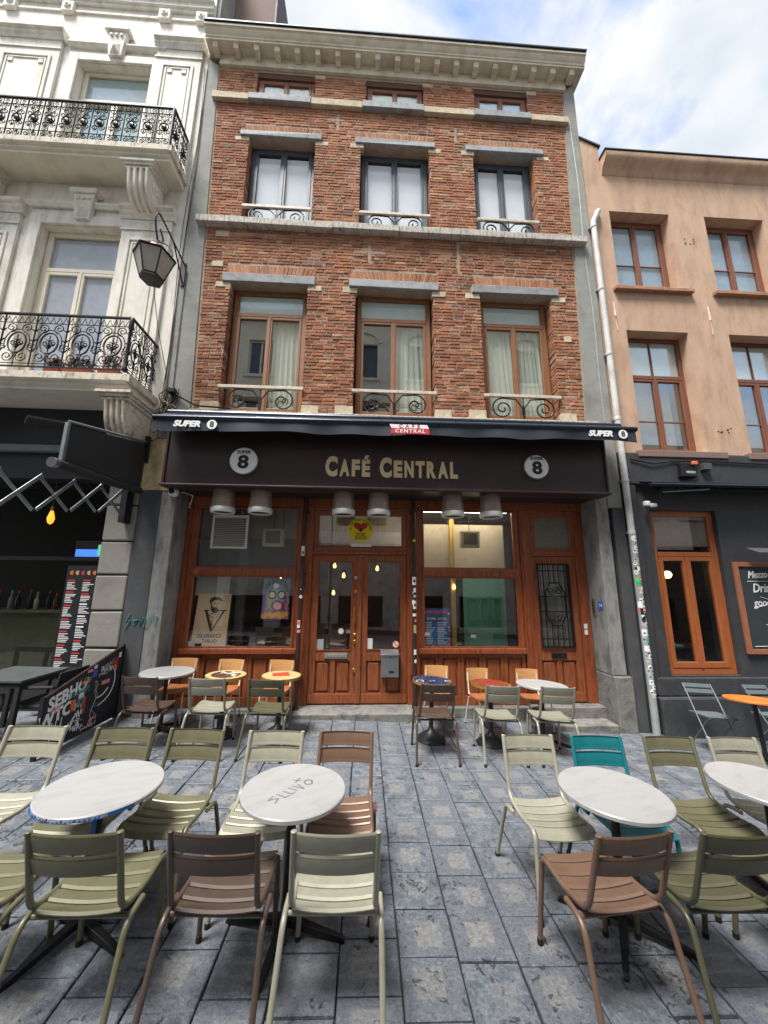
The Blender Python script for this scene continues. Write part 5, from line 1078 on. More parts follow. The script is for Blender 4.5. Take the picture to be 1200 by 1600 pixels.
MB().box(4.82, XB, YF - .215, YF + .5, 10.921, 10.945).build('zinc_edge', MATS['zinc'], sh)
MB().prism([(XA, YF + .001, 10.502), (4.839, YF + .001, 10.502), (4.839, YF + .001, 11.25), (XA, YF + .001, 11.46)], (0, .35, 0)).build('parapet', salmon_m, sh); MB().prism([(XA - .02, YF - .03, 11.46), (4.88, YF - .03, 11.25), (4.88, YF - .03, 11.29), (XA - .02, YF - .03, 11.5)], (0, .4, 0)).build('parapet_cap', MATS['zinc'], sh)
for i, (a, b) in enumerate(ups):
    w = window(sh, a, b, 7.75, 9.6, YF + .22, redwood_m, glass_sky_m, None, None, .07, .1, bars=(8.52,), sash=.05); MB().box(a + .05, b - .05, YF + .265, YF + .27, 7.8, 9.5).build('blind', M('blind_sky', s(156, 180, 196), .8), w)
    MB().box(a - .13, b + .19, YF - .09, YF + .219, 7.665, 7.748).build('window_sill', M('salmon_sill', s(170, 124, 98), .9, var=.2, scale=12, bump=.4, stain=s(86, 74, 64), sscale=7), sh, bevel=.012)
for i, (a, b) in enumerate(los):
    w = window(sh, a, b, 4.36, 6.82, YF + .22, redwood_m, glass_m, 5.93, glass_m, .07, .1, bars=(5.05,), sash=.05); MB().box((a + b) / 2 - .012, (a + b) / 2 + .012, YF + .235, YF + .265, 6.0, 6.75).build('glazing_bar', redwood_m, w)
    MB().box(a + .05, b - .05, YF + .265, YF + .27, 6.0, 6.78).build('frosted_film', frost_m, w)
    MB().box(a + .05, a + .95, YF + .32, YF + .33, 4.4, 5.9).build('blind', M('blind_mauve', s(150, 142, 138), .8), w)
    MB().box(a - .15, b + .28, YF - .09, YF + .219, 4.235, 4.358).build('window_sill', M('mauve_stone', s(126, 104, 98), .85, var=.12, scale=8, bump=.3), sh, bevel=.012)
anchor = M('anchor_paint', s(226, 214, 196), .7)
for x in (4.74, 6.66, 8.6): MB().tube([(x, YF - .008, 7.42), (x + .004, YF - .008, 7.15), (x + .004, YF - .012, 7.12), (x + .004, YF - .008, 7.09), (x + .008, YF - .008, 6.8)], [.008, .009, .022, .009, .008], 6).build('wall_anchor', anchor, sh, smooth=True)
for cx, cz in ((6.55, 8.95), (6.55, 4.8)):
    for i in range(7): MB().lathe([(.014, 0), (.012, -.006), (0, -.007)], (cx + rl.uniform(-.16, .16), YF - .001, cz + rl.uniform(-.12, .12)), 8, 'Y').build('wall_plug', blackp_m, sh)
for z in (4.1, 7.2, 10.3): MB().box(XA, XB, YF + .361, 9.4, z - .06, z + .06).build('floor_slab', inner_m, sh)
MB().box(XA, XB, 9.4, 9.6, -.4, 10.6).build('back_wall', inner_m, sh); MB().box(XA + .0, XA + .1, YF + .361, 9.39, -.3, 10.5).build('side_wall', inner_m, sh)
# ground floor
g = wall_grid(MB(), XA, XB, -.5, 4.334, [(4.9, 6.09, .6, 3.3), (7.25, 8.9, .6, 3.3)], YF + .001, YF + .4).build('ground_floor_wall', anthra_m, sh)
MB().box(XA + .005, 4.66, YF - .06, YF + .0005, .33, 3.72).build('dark_pilaster', anthra_m, sh, bevel=.015)
MB().box(XA + .13, XB, YF - .14, YF - .0, -.5, .31, j=.006).build('plinth', anthra_m, sh, bevel=.03); MB().box(XA + .16, XB, YF - .07, YF - .0, .312, .585, j=.005).build('window_ledge', anthra_m, sh, bevel=.02)
MB().box(XA + .01, XB, YF - .07, YF - .0, 3.74, 4.3).build('dark_fascia', anthra_m, sh, bevel=.015)
w = window(sh, 4.905, 6.085, .6, 3.3, YF + .07, orangewood_m, glass_shop_m, 2.5, glass_shop_m, .1, .1, sash=.07); BASE['bar_casement'] = root_base(w); w.name = 'bar_casement'
MB().box(4.96, 5.78, YF + .2, YF + .21, 2.63, 3.22).build('paper_sheet', M('paper_mauve', s(176, 164, 166), .8), w)
window(sh, 7.255, 8.895, .6, 3.3, YF + .07, orangewood_m, glass_shop_m, 2.5, glass_shop_m, .1, .1, sash=.07)
MB().box(XA + .1, XB, 8.4, 8.5, -.4, 4.03).build('room_wall', M('room_umber', s(64, 50, 42), .9, var=.3), sh); MB().box(XA + .1, XB, YF + .4, 8.4, -.4, -.1).build('room_floor', inner_m, sh)
o = T('globe_lamp', 'small lit yellow globe lamp inside the dark bar window by the drainpipe', 'lamp', (5.25, 6.6, 2.1)); MB().lathe([(0, -.07), (.04, -.06), (.068, -.02), (.07, .0), (.068, .02), (.04, .06), (0, .07)], (5.62, 6.6, 2.21), 16).build('globe', EMIT('globe_warm', (1, .72, .22), 3.0), o, smooth=True); MB().tube([(5.62, 6.6, 2.28), (5.62, 6.6, 4.0)], .006, 5).build('cord', blackp_m, o)
o = T('indoor_table', 'brown wooden table inside the dark bar window', 'table', (5.6, 6.95, -.1)); MB().box(5.0, 6.3, 6.75, 7.2, .88, .93).build('top', wood2_m, o, bevel=.006)
for x in (5.06, 6.24):
    for y in (6.8, 7.15): MB().box(x - .03, x + .03, y - .03, y + .03, -.1, .879).build('leg', wood2_m, o)
o = T('dustpan', 'pale blue dustpan with long handle leaning inside the dark bar window', 'dustpan', (5.4, 6.5, .9)); MB().box(5.42, 5.68, 6.52, 6.74, .935, .98).build('pan', STK['teal'], o, bevel=.01); MB().tube([(5.52, 6.6, .98), (5.3, 6.56, 1.3), (5.08, 6.5, 1.72)], .01, 6).build('handle', STK['orange'], o)
# chalkboard
cbk = T('chalkboard', 'wood framed chalkboard with hand lettered drinks on the dark grey wall', 'chalkboard', (7.0, YF - .03, .93))
MB().box(6.29, 7.7, YF - .03, YF - .002, 1.0, 2.34).build('slate', M('slate_board', s(42, 50, 52), .7, var=.15, scale=6), cbk); MB().frame(6.22, 7.77, YF - .05, YF - .003, .93, 2.41, .075).build('frame', M('board_frame', s(146, 92, 66), .55, var=.15, scale=6, stretch=(6, 6, 1)), cbk, bevel=.006)
chalk = M('chalk_white', s(220, 220, 216), .9, var=.15, scale=60)
for txt, x, z, sz, b, shr, mt in (('Mezzo', 6.62, 2.2, .155, .006, .3, chalk), ('Drinks', 6.72, 1.98, .2, .004, .25, chalk), ('good', 6.62, 1.74, .17, .001, .2, chalk), ('Vibes', 6.85, 1.62, .17, .001, .2, chalk), ('Cava', 6.8, 1.46, .15, .002, .3, chalk), ('SOFT', 6.95, 1.34, .11, .003, .1, chalk), ('BEER', 6.95, 1.23, .12, .003, .1, chalk), ('Fris', 6.98, 1.09, .1, .002, .2, STK['yellow'])):
    text('lettering', txt, sz, mt, cbk, facing(x, YF - .032, z, .03), .0008, b, shr, .85)
for p in ([(6.42, 2.09), (6.85, 2.1)], [(6.46, 1.65), (6.95, 1.78)], [(6.6, 1.84), (6.95, 1.74)], [(6.62, 1.39), (7.1, 1.4)], [(6.7, 1.17), (7.2, 1.18)], [(6.36, 1.05), (6.7, 1.055)]): MB().tube([(x, YF - .032, z) for x, z in p], .0035, 4).build('chalk_line', chalk, cbk)
o = T('picture_lamp', 'slim pale wall lamp above the chalkboard', 'lamp', (6.9, YF - .15, 2.55)); MB().prism([(6.42, YF - .3, 2.55), (7.4, YF - .3, 2.55), (7.4, YF - .12, 2.63), (6.42, YF - .12, 2.63)], (0, 0, .02)).build('shade', steel_m, o, bevel=.004); MB().tube([(6.9, YF, 2.66), (6.9, YF - .15, 2.64)], .015, 6).build('arm', blackp_m, o)
# alarm box, awning, floodlight
o = T('alarm_box', 'black alarm box with orange beacon on the dark fascia', 'alarm', (5.58, YF - .1, 3.85)); MB().prism([(5.44, YF - .17, 3.86), (5.72, YF - .17, 3.86), (5.76, YF - .17, 4.12), (5.46, YF - .17, 4.12)], (0, .099, 0)).build('case', blackp_m, o, bevel=.012); MB().box(5.62, 5.72, YF - .22, YF - .171, 4.06, 4.13).build('beacon', STK['orange'], o, bevel=.015); text('lettering', 'MEZZO', .05, whitep_m, o, facing(5.61, YF - .172, 3.94), .0006, .001)
o = T('junction_box', 'small grey cable box beside the alarm box', 'cable box', (5.95, YF - .1, 4.02)); MB().box(5.87, 6.02, YF - .16, YF - .071, 4.0, 4.12).build('box', M('jbox', s(70, 74, 78), .6), o, bevel=.008); MB().tube([(4.6, YF - .09, 4.18), (5.0, YF - .1, 4.1), (5.4, YF - .09, 4.16), (6.2, YF - .09, 4.17), (7.0, YF - .09, 4.15), (9, YF - .09, 4.17)], .012, 5).build('cable', blackp_m, o)
ra = T('bar_awning', 'slim dark awning over the bar with the chalkboard', 'awning', (7.5, YF, 3.7)); MB().tube([(4.72, 5.62, 3.66), (11, 5.62, 3.68)], .03, 8).build('front_bar', awnbar_m, ra, smooth=True); MB().prism([(4.74, YF - .071, 3.78), (11, YF - .071, 3.78), (11, 5.62, 3.7), (4.74, 5.62, 3.7)], (0, 0, .012)).build('canopy', awn_m, ra); MB().box(5.02, 11, YF - .2, YF - .072, 3.62, 3.74).build('cassette', awnbar_m, ra, bevel=.02); MB().tube([(5.1, YF - .1, 3.6), (5.8, 5.7, 3.62)], .016, 6).build('arm', al_m, ra)
o = T('floodlight', 'small white flood light on the dark wall under the awning', 'flood light', (4.83, 5.85, 3.32)); MB().box(4.74, 4.82, 5.8, 5.88, 3.34, 3.42).build('head', whitep_m, o, bevel=.012); MB().box(4.83, 4.93, 5.79, 5.86, 3.32, 3.38).build('sensor', whitep_m, o, bevel=.012); MB().tube([(4.83, 5.87, 3.37), (4.83, YF + .002, 3.42)], .012, 5).build('arm', blackp_m, o)
# downpipe
dp = T('downpipe', 'white plastic downpipe covered in stickers low down between the houses', 'pipe', (4.49, 5.86, grd(4.49, 5.86)))
zb = grd(4.49, 5.86); px = lambda z: 4.46 + .02 * (1 - z / 9.)
P = bez([(4.62, YF + .02, 9.52), (4.62, 5.87, 9.5), (4.47, 5.87, 9.2), (px(4), 5.87, 4.0), (px(0), 5.87, zb)], 5, .07)
MB().tube(P, .052, 16).build('pipe', wpipe_m, dp, smooth=True)
for z in (9.05, 7.6, 6.2, 4.9, 3.75, 2.85): MB().lathe([(.056, 0), (.058, .01), (.058, .05), (.056, .06)], (px(z), 5.87, z), 16).build('pipe_collar', wpipe_m, dp, smooth=True); MB().box(px(z) - .07, px(z) + .07, 5.9, YF - .0, z + .015, z + .045).build('bracket', steel_m, dp)
MB().tube([(px(2.8), 5.87, 2.86), (px(.2), 5.87, zb + .002)], .0535, 16).build('iron_shoe', M('grey_paint', s(150, 152, 148), .5, var=.12, stain=s(110, 130, 126), sscale=4), dp, smooth=True)
rs = random.Random(9); z = 2.78
while z > .32:
    for a in (rs.uniform(-.9, -.2), rs.uniform(.1, .6)):
        if rs.random() < .85:
            c = rs.choice(('white', 'white', 'white', 'grey', 'black', 'grey', 'white', 'grey', 'black', 'white', 'grey', 'white', 'white', 'tan', 'teal', 'orange', 'green') if z > 1.2 else ('white', 'grey', 'white', 'grey', 'teal')); wrap_sticker(dp, px(z), 5.87, .0537 + rs.uniform(0, .001), z, rs.uniform(.04, .075), rs.uniform(.05, .1), a, STK[c], rs.random() < .4)
            if c in ('white', 'grey') and rs.random() < .7: wrap_sticker(dp, px(z), 5.87, .0553, z + rs.uniform(-.01, .01), .03, .022, a, STK['black'], rs.random() < .4)
    z -= rs.uniform(.05, .085)
# thin wire on the cement strip
o = T('facade_wire', 'thin pale wire running down the right cement strip', 'cable', (4.3, YF - .02, 5)); MB().tube([(4.28 + .015 * math.sin(z * 2), YF - .02, z) for z in [4.9 + .5 * k for k in range(15)]], .007, 4).build('wire', STK['grey'], o)
# slate roof rising behind
rh = T('rear_house', 'slate roof of a house rising behind the salmon house', 'building', (13.5, 13, 0)); slm = M('roof_slate', s(104, 106, 110), .6, var=.25, scale=14, bump=.2)
MB().box(9.6, 24, 12.0, 20, 0, 17.2).build('wall', cement_m, rh)
ro = MB().prism([(9.8, 11.8, 17.2), (9.8, 16, 21.9), (9.8, 20.2, 17.2)], (15, 0, 0)).build('roof', slm, rh)
for r_ in range(12):
    for c_ in range(14):
        t = r_ / 12; y = 11.8 + 4.2 * t; z = 17.2 + 4.7 * t; x = 9.75 + c_ * .42 + (r_ % 2) * .21 + t * .0
        m = MB(); m.add([(x, y - .05, z + .03), (x + .4, y - .05, z + .03), (x + .4, y + .42, z + .49), (x, y + .42, z + .49), (x + .2, y - .12, z - .045)], [(0, 4, 1), (0, 1, 2, 3)]); m.build('slate', slm, ro)

# ================================================================ HOUSES ACROSS THE STREET (behind the camera, seen in the panes)
YO = -4.2
cream_o = M('opposite_cream', s(238, 230, 214), .85, var=.08, scale=1.5, bump=.1)
def opposite(x0, x1, H, label, mat, arched, dark=False):
    o = T('opposite_house', label, 'building', ((x0 + x1) / 2, YO, grd((x0 + x1) / 2, YO)))
    n = max(2, round((x1 - x0) / 2.5)); W = (x1 - x0) / n; ops = []
    for fl, (z0, z1) in enumerate(((5.2, 7.4), (8.6, 10.8), (12.0, 13.9))):
        if z1 > H: continue
        for i in range(n): c = x0 + W * (i + .5); ops.append((c - .6, c + .6, z0, z1))
    sh_ = [(x0 + W * i + .35, x0 + W * (i + 1) - .35, .05, 1.45) for i in range(n)]
    MB_ = wall_grid(MB(), x0, x1, 3.8, H, ops, YO - .4, YO); MB_.build('wall', mat, o)
    wall_grid(MB(), x0, x1, -.5, 3.799, sh_, YO - .4, YO).build('ground_floor', M('opposite_brown', s(74, 62, 50), .8, var=.2) if dark else M('opposite_shutter', s(196, 194, 190), .8, var=.12, scale=3, stain=s(90, 88, 86), sscale=2.5, samt=.7), o)
    MB().box(x0, x1, YO + .001, YO + .35, 3.8, 4.1).build('band', mat, o); MB().box(x0, x1, YO - .4, YO + .45, H, H + .35).build('cornice', mat, o)
    MB().box(x0, x1, -9, YO - .8, -.4, H).build('body', inner_m, o)
    for a, b, c, d in ops:
        w = MB().frame(a, b, YO - .2, YO - .14, c, d, .08); w.box((a + b) / 2 - .05, (a + b) / 2 + .05, YO - .2, YO - .14, c + .08, d - .08); w = w.build('window', slate_pvc_m if arched else cream_frame_m, o)
        MB().box(a + .08, b - .08, YO - .18, YO - .17, c + .08, d - .08).build('pane', M('opposite_pane', s(70, 88, 104), .12, var=.1), w); MB().box(a - .15, b + .15, YO + .001, YO + .12, c - .14, c - .01).build('sill', mat, w)
        if arched:
            MB().prism([((a + b) / 2 + .8 * math.cos(t), YO + .002, d + .05 + .7 * math.sin(t)) for t in [PI * i / 12 for i in range(13)]] + [((a + b) / 2 + .62 * math.cos(t), YO + .002, d + .05 + .52 * math.sin(t)) for t in [PI * (12 - i) / 12 for i in range(13)]], (0, .1, 0)).build('arch', mat, w)
    for a, b, c, d in sh_: MB().box(a, b, YO - .3, YO - .25, c, d).build('shop_pane', M('opposite_shop', s(40, 42, 46), .15, var=.2), o)
opposite(-6.6, -1.6, 15.0, 'cream house with square windows across the street, mirrored in the cafe panes', cream_o, False)
opposite(9.55, 24, 8.4, 'added lower cream house across the street beyond the arched house', M('opposite_buff', s(196, 186, 170), .85, var=.08, scale=1.5), False, True)  # unseen house added so the right bar panes do not mirror sky
opposite(-22, -6.65, 8.4, 'added low grey house across the street beside the square-windowed house', M('opposite_grey', s(110, 102, 92), .85, var=.08, scale=1.5), False, True)  # unseen house, added low and dark to dim the left bar pane's reflection
opposite(-1.55, 9.5, 15.6, 'cream house with arched windows across the street, mirrored in the cafe panes', M('opposite_stone', s(236, 230, 216), .85, var=.08, scale=1.5), True)

# ================================================================ CHAIRS AND TABLES
def metal_paint(nm, c, rough=.42): return M('chair_' + nm, s(*c), rough, metal=.15, var=.1, scale=9, spec=.5, coat=.25, stain=tuple(q * .72 for q in s(*c)), sscale=7, samt=.4, chips=(tuple(min(.7, q * 1.7 + .05) for q in s(*c)), 45, .735))
CH = {'linen': metal_paint('linen', (158, 155, 137)), 'olive': metal_paint('olive', (106, 103, 78)), 'brown': metal_paint('brown', (84, 69, 60)),
      'russet': metal_paint('russet', (116, 90, 73)), 'teal': metal_paint('teal', (20, 112, 118)), 'clay': metal_paint('clay', (140, 139, 123)),
      'umber': metal_paint('umber', (74, 58, 48)), 'dark_olive': metal_paint('dark_olive', (84, 82, 60))}
rubber_m = M('rubber_foot', s(26, 26, 26), .8)
def slat(m, hw, a, b, sag, th=.004, n=8):
    """curved sheet strip between edge lines a and b (y,z); sag = (dy,dz) at mid width"""
    vs = []
    for off in (0, th):
        for (y, z) in (a, b):
            for i in range(n + 1):
                u = -1 + 2 * i / n; k = 1 - u * u
                vs.append((u * hw, y + sag[0] * k, z + sag[1] * k - off))
    q = n + 1; fs = []
    for i in range(n):
        fs += [(i, i + 1, q + i + 1, q + i), (2 * q + i, 3 * q + i, 3 * q + i + 1, 2 * q + i + 1), (i, 2 * q + i, 2 * q + i + 1, i + 1), (q + i, q + i + 1, 3 * q + i + 1, 3 * q + i)]
    fs += [(0, q, 3 * q, 2 * q), (n, 2 * q + n, 3 * q + n, q + n)]
    m.add(vs, fs); return m
def slat2(m, hw, prof, sag, th=.005, n=8):
    for a, b in zip(prof, prof[1:]): slat(m, hw, a, b, sag, th, n)
    return m
def make_chair():
    t = T('terrace_chair', 'proto', 'chair'); mt = CH['linen']
    for sx in (-1, 1):
        P = bez([(sx * .2, -.3, .86), (sx * .203, -.195, .478), (sx * .205, .0, .45), (sx * .205, .2, .475), (sx * .212, .245, .015)], 6, .07)
        MB().tube(P, .0145, 10).build('side_frame', mt, t, smooth=True)
        P = bez([(sx * .232, -.06, .44), (sx * .234, -.195, .437), (sx * .252, -.345, .015)], 7, .065)
        MB().tube(P, .0145, 10).build('rear_leg', mt, t, smooth=True)
        for (x, y) in ((sx * .212, .245), (sx * .252, -.345)):
            MB().lathe([(.016, .0), (.017, .01), (.0165, .03)], (x, y, 0), 10).build('foot', rubber_m, t, smooth=True)
        MB().lathe([(.0148, 0), (.0148, .003), (.008, .007)], (sx * .2, -.301, .86), 10).build('end_cap', mt, t, smooth=True)
    MB().tube([(-.233, -.15, .428), (.233, -.15, .428)], .0115, 8).build('crossbar', mt, t, smooth=True)
    MB().tube([(-.2, .1, .445), (.2, .1, .445)], .009, 8).build('crossbar', mt, t, smooth=True)
    ed = [(-.197, .47), (-.115, .458), (-.03, .454), (.055, .459), (.14, .469), (.222, .465)]
    for i in range(5):
        a, b = ed[i], ed[i + 1]; g = .004
        pr = [(a[0] + g, a[1] + .006), (a[0] + .018, a[1] + .012), (b[0] - .012, b[1] + .012), (b[0] - g, b[1] + .006)]
        if i == 4: pr[-1] = (b[0] + .012, b[1] - .012)
        m = MB(); slat2(m, .198, pr, (0, -.016)); m.build('seat_slat', mt, t, smooth=True)
    for sx in (-1, 1):
        m = MB()
        for y_ in (-.15, -.07, .01, .1, .18): m.lathe([(.006, 0), (.005, .003), (0, .004)], (sx * .188, y_, .462 + .012 * abs(y_) * 4), 8)
        m.build('rivets', steel_m, t)
    for z0, z1 in ((.774, .862), (.668, .758)):
        f = lambda z: -.3 + (.86 - z) * .275
        m = MB(); slat2(m, .19, [(f(z0) - .001, z0), (f(z0) - .005, z0 + .01), (f(z1) - .005, z1 - .01), (f(z1) - .001, z1)], (-.022, 0), .006); m.build('back_slat', mt, t, smooth=True)
    return t
def recol(o, mt):
    for c in o.children:
        if c.name.split('.')[0] != 'foot':
            c.material_slots[0].link = 'OBJECT'; c.material_slots[0].material = mt
chair0 = make_chair(); used = [False]
def chair(col, x, yback, face, label, group, dr=0.):
    o = copy_tree(chair0) if used[0] else chair0; used[0] = True
    rz = (0 if face > 0 else PI) + R(dr); recol(o, CH[col])
    cx = x - .3 * math.sin(rz); cy = yback + .3 * math.cos(rz)
    place(o, cx, cy, rz); tag(o, label, 'chair', group)
g1, g2, g3 = 'slatted chairs of the front terrace row facing the cafe', 'slatted chairs facing away from the cafe', 'slatted chairs along the cafe front'
chair('olive', -1.90, 1.98, 1, 'olive slatted chair at the end of the row, facing the blue-scribbled table', g1, 2)
chair('olive', -1.325, 1.99, 1, 'olive slatted chair with back to the street at the blue-scribbled table', g1, 1)
chair('brown', -.70, 1.995, 1, 'dark brown slatted chair with back to the street, beside the linen chair', g1, -1)
chair('linen', -.135, 2.0, 1, 'pale linen slatted chair with back to the street at the tagged table', g1, 0)
chair('russet', 1.327, 1.997, 1, 'russet brown slatted chair with back to the street, opposite the teal chair', g1, 6)
chair('dark_olive', 1.88, 2.0, 1, 'dark olive slatted chair with back to the street, beside the russet one', g1, 0)
chair('olive', 2.50, 2.0, 1, 'olive slatted chair with back to the street, past the dark olive one', g1, 1)
chair('linen', -2.50, 3.195, -1, 'pale linen slatted chair facing the street, nearest the chalk panel', g2, 2)
chair('olive', -1.845, 3.188, -1, 'olive slatted chair half hidden behind the white table with blue scribbles', g2, 2)
chair('olive', -1.298, 3.187, -1, 'olive slatted chair with empty seat between the scribbled table and the tagged table', g2, -2)
chair('linen', -.687, 3.176, -1, 'pale linen slatted chair behind the table with grey graffiti tag', g2, 1)
chair('russet', -.143, 3.186, -1, 'russet brown slatted chair beside the tagged table, facing the street', g2, 0)
chair('linen', 1.314, 3.184, -1, 'pale linen slatted chair with open seat, left of the teal chair', g2, 2)
chair('teal', 1.88, 3.18, -1, 'teal blue slatted chair tucked under the plain white table', g2, -1)
chair('olive', 2.50, 3.194, -1, 'olive slatted chair between the teal chair and the far linen chair', g2, -1)
chair('linen', 3.06, 3.2, -1, 'pale linen slatted chair facing the street before the grey folding chair', g2, 0)
chair('umber', -2.62, 4.69, 1, 'dark umber slatted chair by the grey-topped cafe table beside the chalk panel', g3, -3)
chair('clay', -1.853, 4.70, 1, 'grey-green slatted chair at the round table with a dark print under the wooden poster window', g3, 1)
chair('dark_olive', -1.169, 4.705, 1, 'dark olive slatted chair at the wooden table with the red menu', g3, -2)
chair('umber', .88, 4.655, 1, 'dark umber slatted chair at the round table with blue printed top right of the doors', g3, 2)
chair('clay', 1.68, 4.665, 1, 'grey-green slatted chair at the table with red flowered print', g3, 0)
chair('clay', 2.37, 4.663, 1, 'grey-green slatted chair at the white table before the grilled side door', g3, -3)

# wooden school chairs against the front
ply_m = M('plywood', s(206, 152, 96), .42, var=.14, scale=4, stretch=(1, 1, 9), coat=.2)
ply2_m = M('plywood_seat', s(142, 84, 50), .45, var=.2, scale=5, stretch=(1, 9, 1), stain=s(210, 140, 80), sscale=9, samt=.7)
tube_m = M('cream_tube', s(206, 198, 178), .4, var=.1)
def make_school():
    t = T('school_chair', 'proto', 'chair')
    for sx in (-1, 1):
        MB().tube(bez([(sx * .165, -.235, .74), (sx * .165, -.19, .47), (sx * .17, -.15, .43), (sx * .17, .17, .43), (sx * .185, .2, .012)], 5, .05), .0105, 8).build('frame_tube', tube_m, t, smooth=True)
        MB().tube(bez([(sx * .165, -.02, .42), (sx * .17, -.17, .42), (sx * .19, -.25, .012)], 5, .06), .0105, 8).build('rear_leg', tube_m, t, smooth=True)
        for x, y in ((sx * .185, .2), (sx * .19, -.25)): MB().lathe([(.013, 0), (.013, .02)], (x, y, 0), 8).build('foot', rubber_m, t)
    m = MB(); slat2(m, .19, [(-.222, .63), (-.228, .72), (-.238, .8)], (-.03, 0), .012, 10); m.build('backrest', ply_m, t, smooth=True, bevel=.003)
    m = MB(); slat2(m, .185, [(-.2, .45), (0, .443), (.14, .45), (.2, .435)], (0, -.012), .014, 10); m.build('seat', ply2_m, t, smooth=True, bevel=.003)
    return t
school0 = make_school(); n = 0
for x, yb, lab, dr in [(-2.76, 6.1, 'plywood school chair behind the plain grey-white table by the left stone pilaster', 5), (-2.05, 6.1, 'plywood school chair under the poster window, behind the dark-printed table', 0),
                       (-1.29, 6.14, 'plywood school chair behind the table with the red menu', -3), (1.13, 6.14, 'plywood school chair behind the blue-printed table, under the blue event poster', 2),
                       (1.77, 6.09, 'plywood school chair behind the red-flowered table', 12), (2.62, 6.2, 'plywood school chair between the red-flowered table and the white table by the side door', 4)]:
    o = school0 if n == 0 else copy_tree(school0); n += 1; rz = PI + R(dr)
    place(o, x - .24 * math.sin(rz), yb + .24 * math.cos(rz), rz); tag(o, lab, 'chair', 'plywood chairs against the cafe front')

# tables
tabletop_m = M('white_laminate', s(164, 163, 161), .36, var=.02, scale=3, stretch=(1, 3, 1), stain=s(140, 137, 131), sscale=4, samt=.5)
blue_m = M('blue_marker', s(34, 104, 190), .5); greyink_m = M('grey_marker', s(120, 122, 126), .5)
woodtop_m = M('beech_top', s(204, 168, 116), .4, var=.12, scale=4, stretch=(1, 8, 1), coat=.2); brass_m = M('gold_rim', s(176, 142, 72), .4, metal=.6)
def table(name, x, y, d, top_m, rot, label, group, base='cross', edge=None, h=.75):
    t = T(name, label, 'table', (0, 0, 0), group); r = d / 2
    MB().lathe([(.0, h - .03), (r - .008, h - .03), (r, h - .024), (r, h - .006), (r - .006, h), (0, h)], n=48).build('table_top', top_m, t, smooth=True)
    MB().tube([(0, 0, .05), (0, 0, h - .03)], .026 if base == 'cross' else .03, 14).build('pole', blackp_m, t, smooth=True)
    MB().lathe([(.11, h - .045), (.11, h - .03), (0, h - .03)], n=4, ph=PI / 4).build('top_plate', blackp_m, t)
    if base == 'cross':
        for k in range(4):
            m = MB(); m.X = Matrix.Rotation(k * PI / 2 + R(45), 4, 'Z')
            P = [(0.02, .085, .026), (.35, .03, .015), (.365, .012, .012), (.365, .0, .012), (.34, .0, .013), (.02, .045, .026)]
            q = [(a, -c, b) for a, b, c in P] + [(a, c, b) for a, b, c in P]; nn = len(P)
            m.add(q, [tuple(range(nn)), tuple(range(2 * nn - 1, nn - 1, -1))] + [(i, i + nn, (i + 1) % nn + nn, (i + 1) % nn) for i in range(nn)]); m.build('base_arm', blackp_m, t, bevel=.003)
    else:
        MB().lathe([(.2, 0), (.2, .012), (.17, .04), (.1, .085), (.045, .12), (.032, .16)], n=28).build('base', blackp_m, t, smooth=True)
    if edge: MB().lathe([(r - .004, h - .033), (r + .004, h - .033), (r + .004, h + .001), (r - .004, h + .001)], n=48, cap=False).build('rim', edge, t, smooth=True)
    place(t, x, y, rot); return t
gt = 'round white terrace tables'
t1 = table('terrace_table', -1.6, 2.61, .655, tabletop_m, .35, 'round white table with blue marker scribbles along its edge', gt)
t2 = table('terrace_table', -.435, 2.60, .64, tabletop_m, .6, 'round white table with a grey graffiti tag on its top', gt)
t3 = table('terrace_table', 1.625, 2.61, .655, tabletop_m, .2, 'plain round white table in front of the teal chair', gt)
t4 = table('terrace_table', 2.80, 2.72, .655, tabletop_m, .5, 'plain round white table beside the dark olive chair, before the rightmost linen chair', gt)
# blue marker on the edge of table one: a run of peaks and loops plus a filled patch
def edge_pt(a, z, r=.329): return (r * math.cos(a), r * math.sin(a), z)
rr = random.Random(3); a0, a1 = R(-165), R(-55); P = []
for i in range(60):
    P.append(edge_pt(a0 + (a1 - a0) * i / 59 + rr.uniform(-.015, .015), .723 + (.022 if i % 2 else 0) * rr.uniform(.5, 1)))
M0 = Matrix.Rotation(-.35, 4, 'Z'); P = [M0 @ Vector(p) for p in P]
MB().tube(P, .0022, 4).build('marker_scribble', blue_m, t1)
m = MB(); m.X = M0; vs = [edge_pt(R(-52) + R(22) * i / 8, z, .3287) for z in (.726, .744) for i in range(9)]; m.add(vs, [(i, i + 1, i + 10, i + 9) for i in range(8)]); m.build('marker_patch', blue_m, t1)
m = MB(); m.X = M0; m.box(-.012, .012, -.0275, -.0262, .5, .62); m.build('marker_patch', blue_m, t1)
# tag on table two
m = MB(); m.X = Matrix.Rotation(-.6, 4, 'Z') @ Matrix.Translation((.0, -.02, .7507)) @ Matrix.Rotation(R(48), 4, 'Z')
def stroke(m, pts, w):
    for a, b in zip(pts, pts[1:]):
        a, b = Vector((*a, 0)), Vector((*b, 0)); d = (b - a).normalized(); nrm = Vector((-d.y, d.x, 0)) * w; e = d * w * .6
        m.quad(a - e - nrm, b + e - nrm, b + e + nrm, a - e + nrm)
for pts in ([(-.13, .03), (-.17, .015), (-.12, -.01), (-.16, -.035)], [(-.1, .035), (-.085, -.03), (-.055, -.03)], [(-.055, .03), (-.035, -.03), (-.01, -.025)], [(-.01, .04), (.01, -.02)], [(.02, .04), (.05, -.035), (.055, .03)],
            [(.09, .0), (.105, .03), (.135, .03), (.145, 0), (.125, -.025), (.1, -.02), (.09, 0)], [(.06, .06), (.11, .085)], [(.07, .09), (.1, .055)]):
    stroke(m, pts, .0055)
m.build('graffiti_tag', greyink_m, t2)
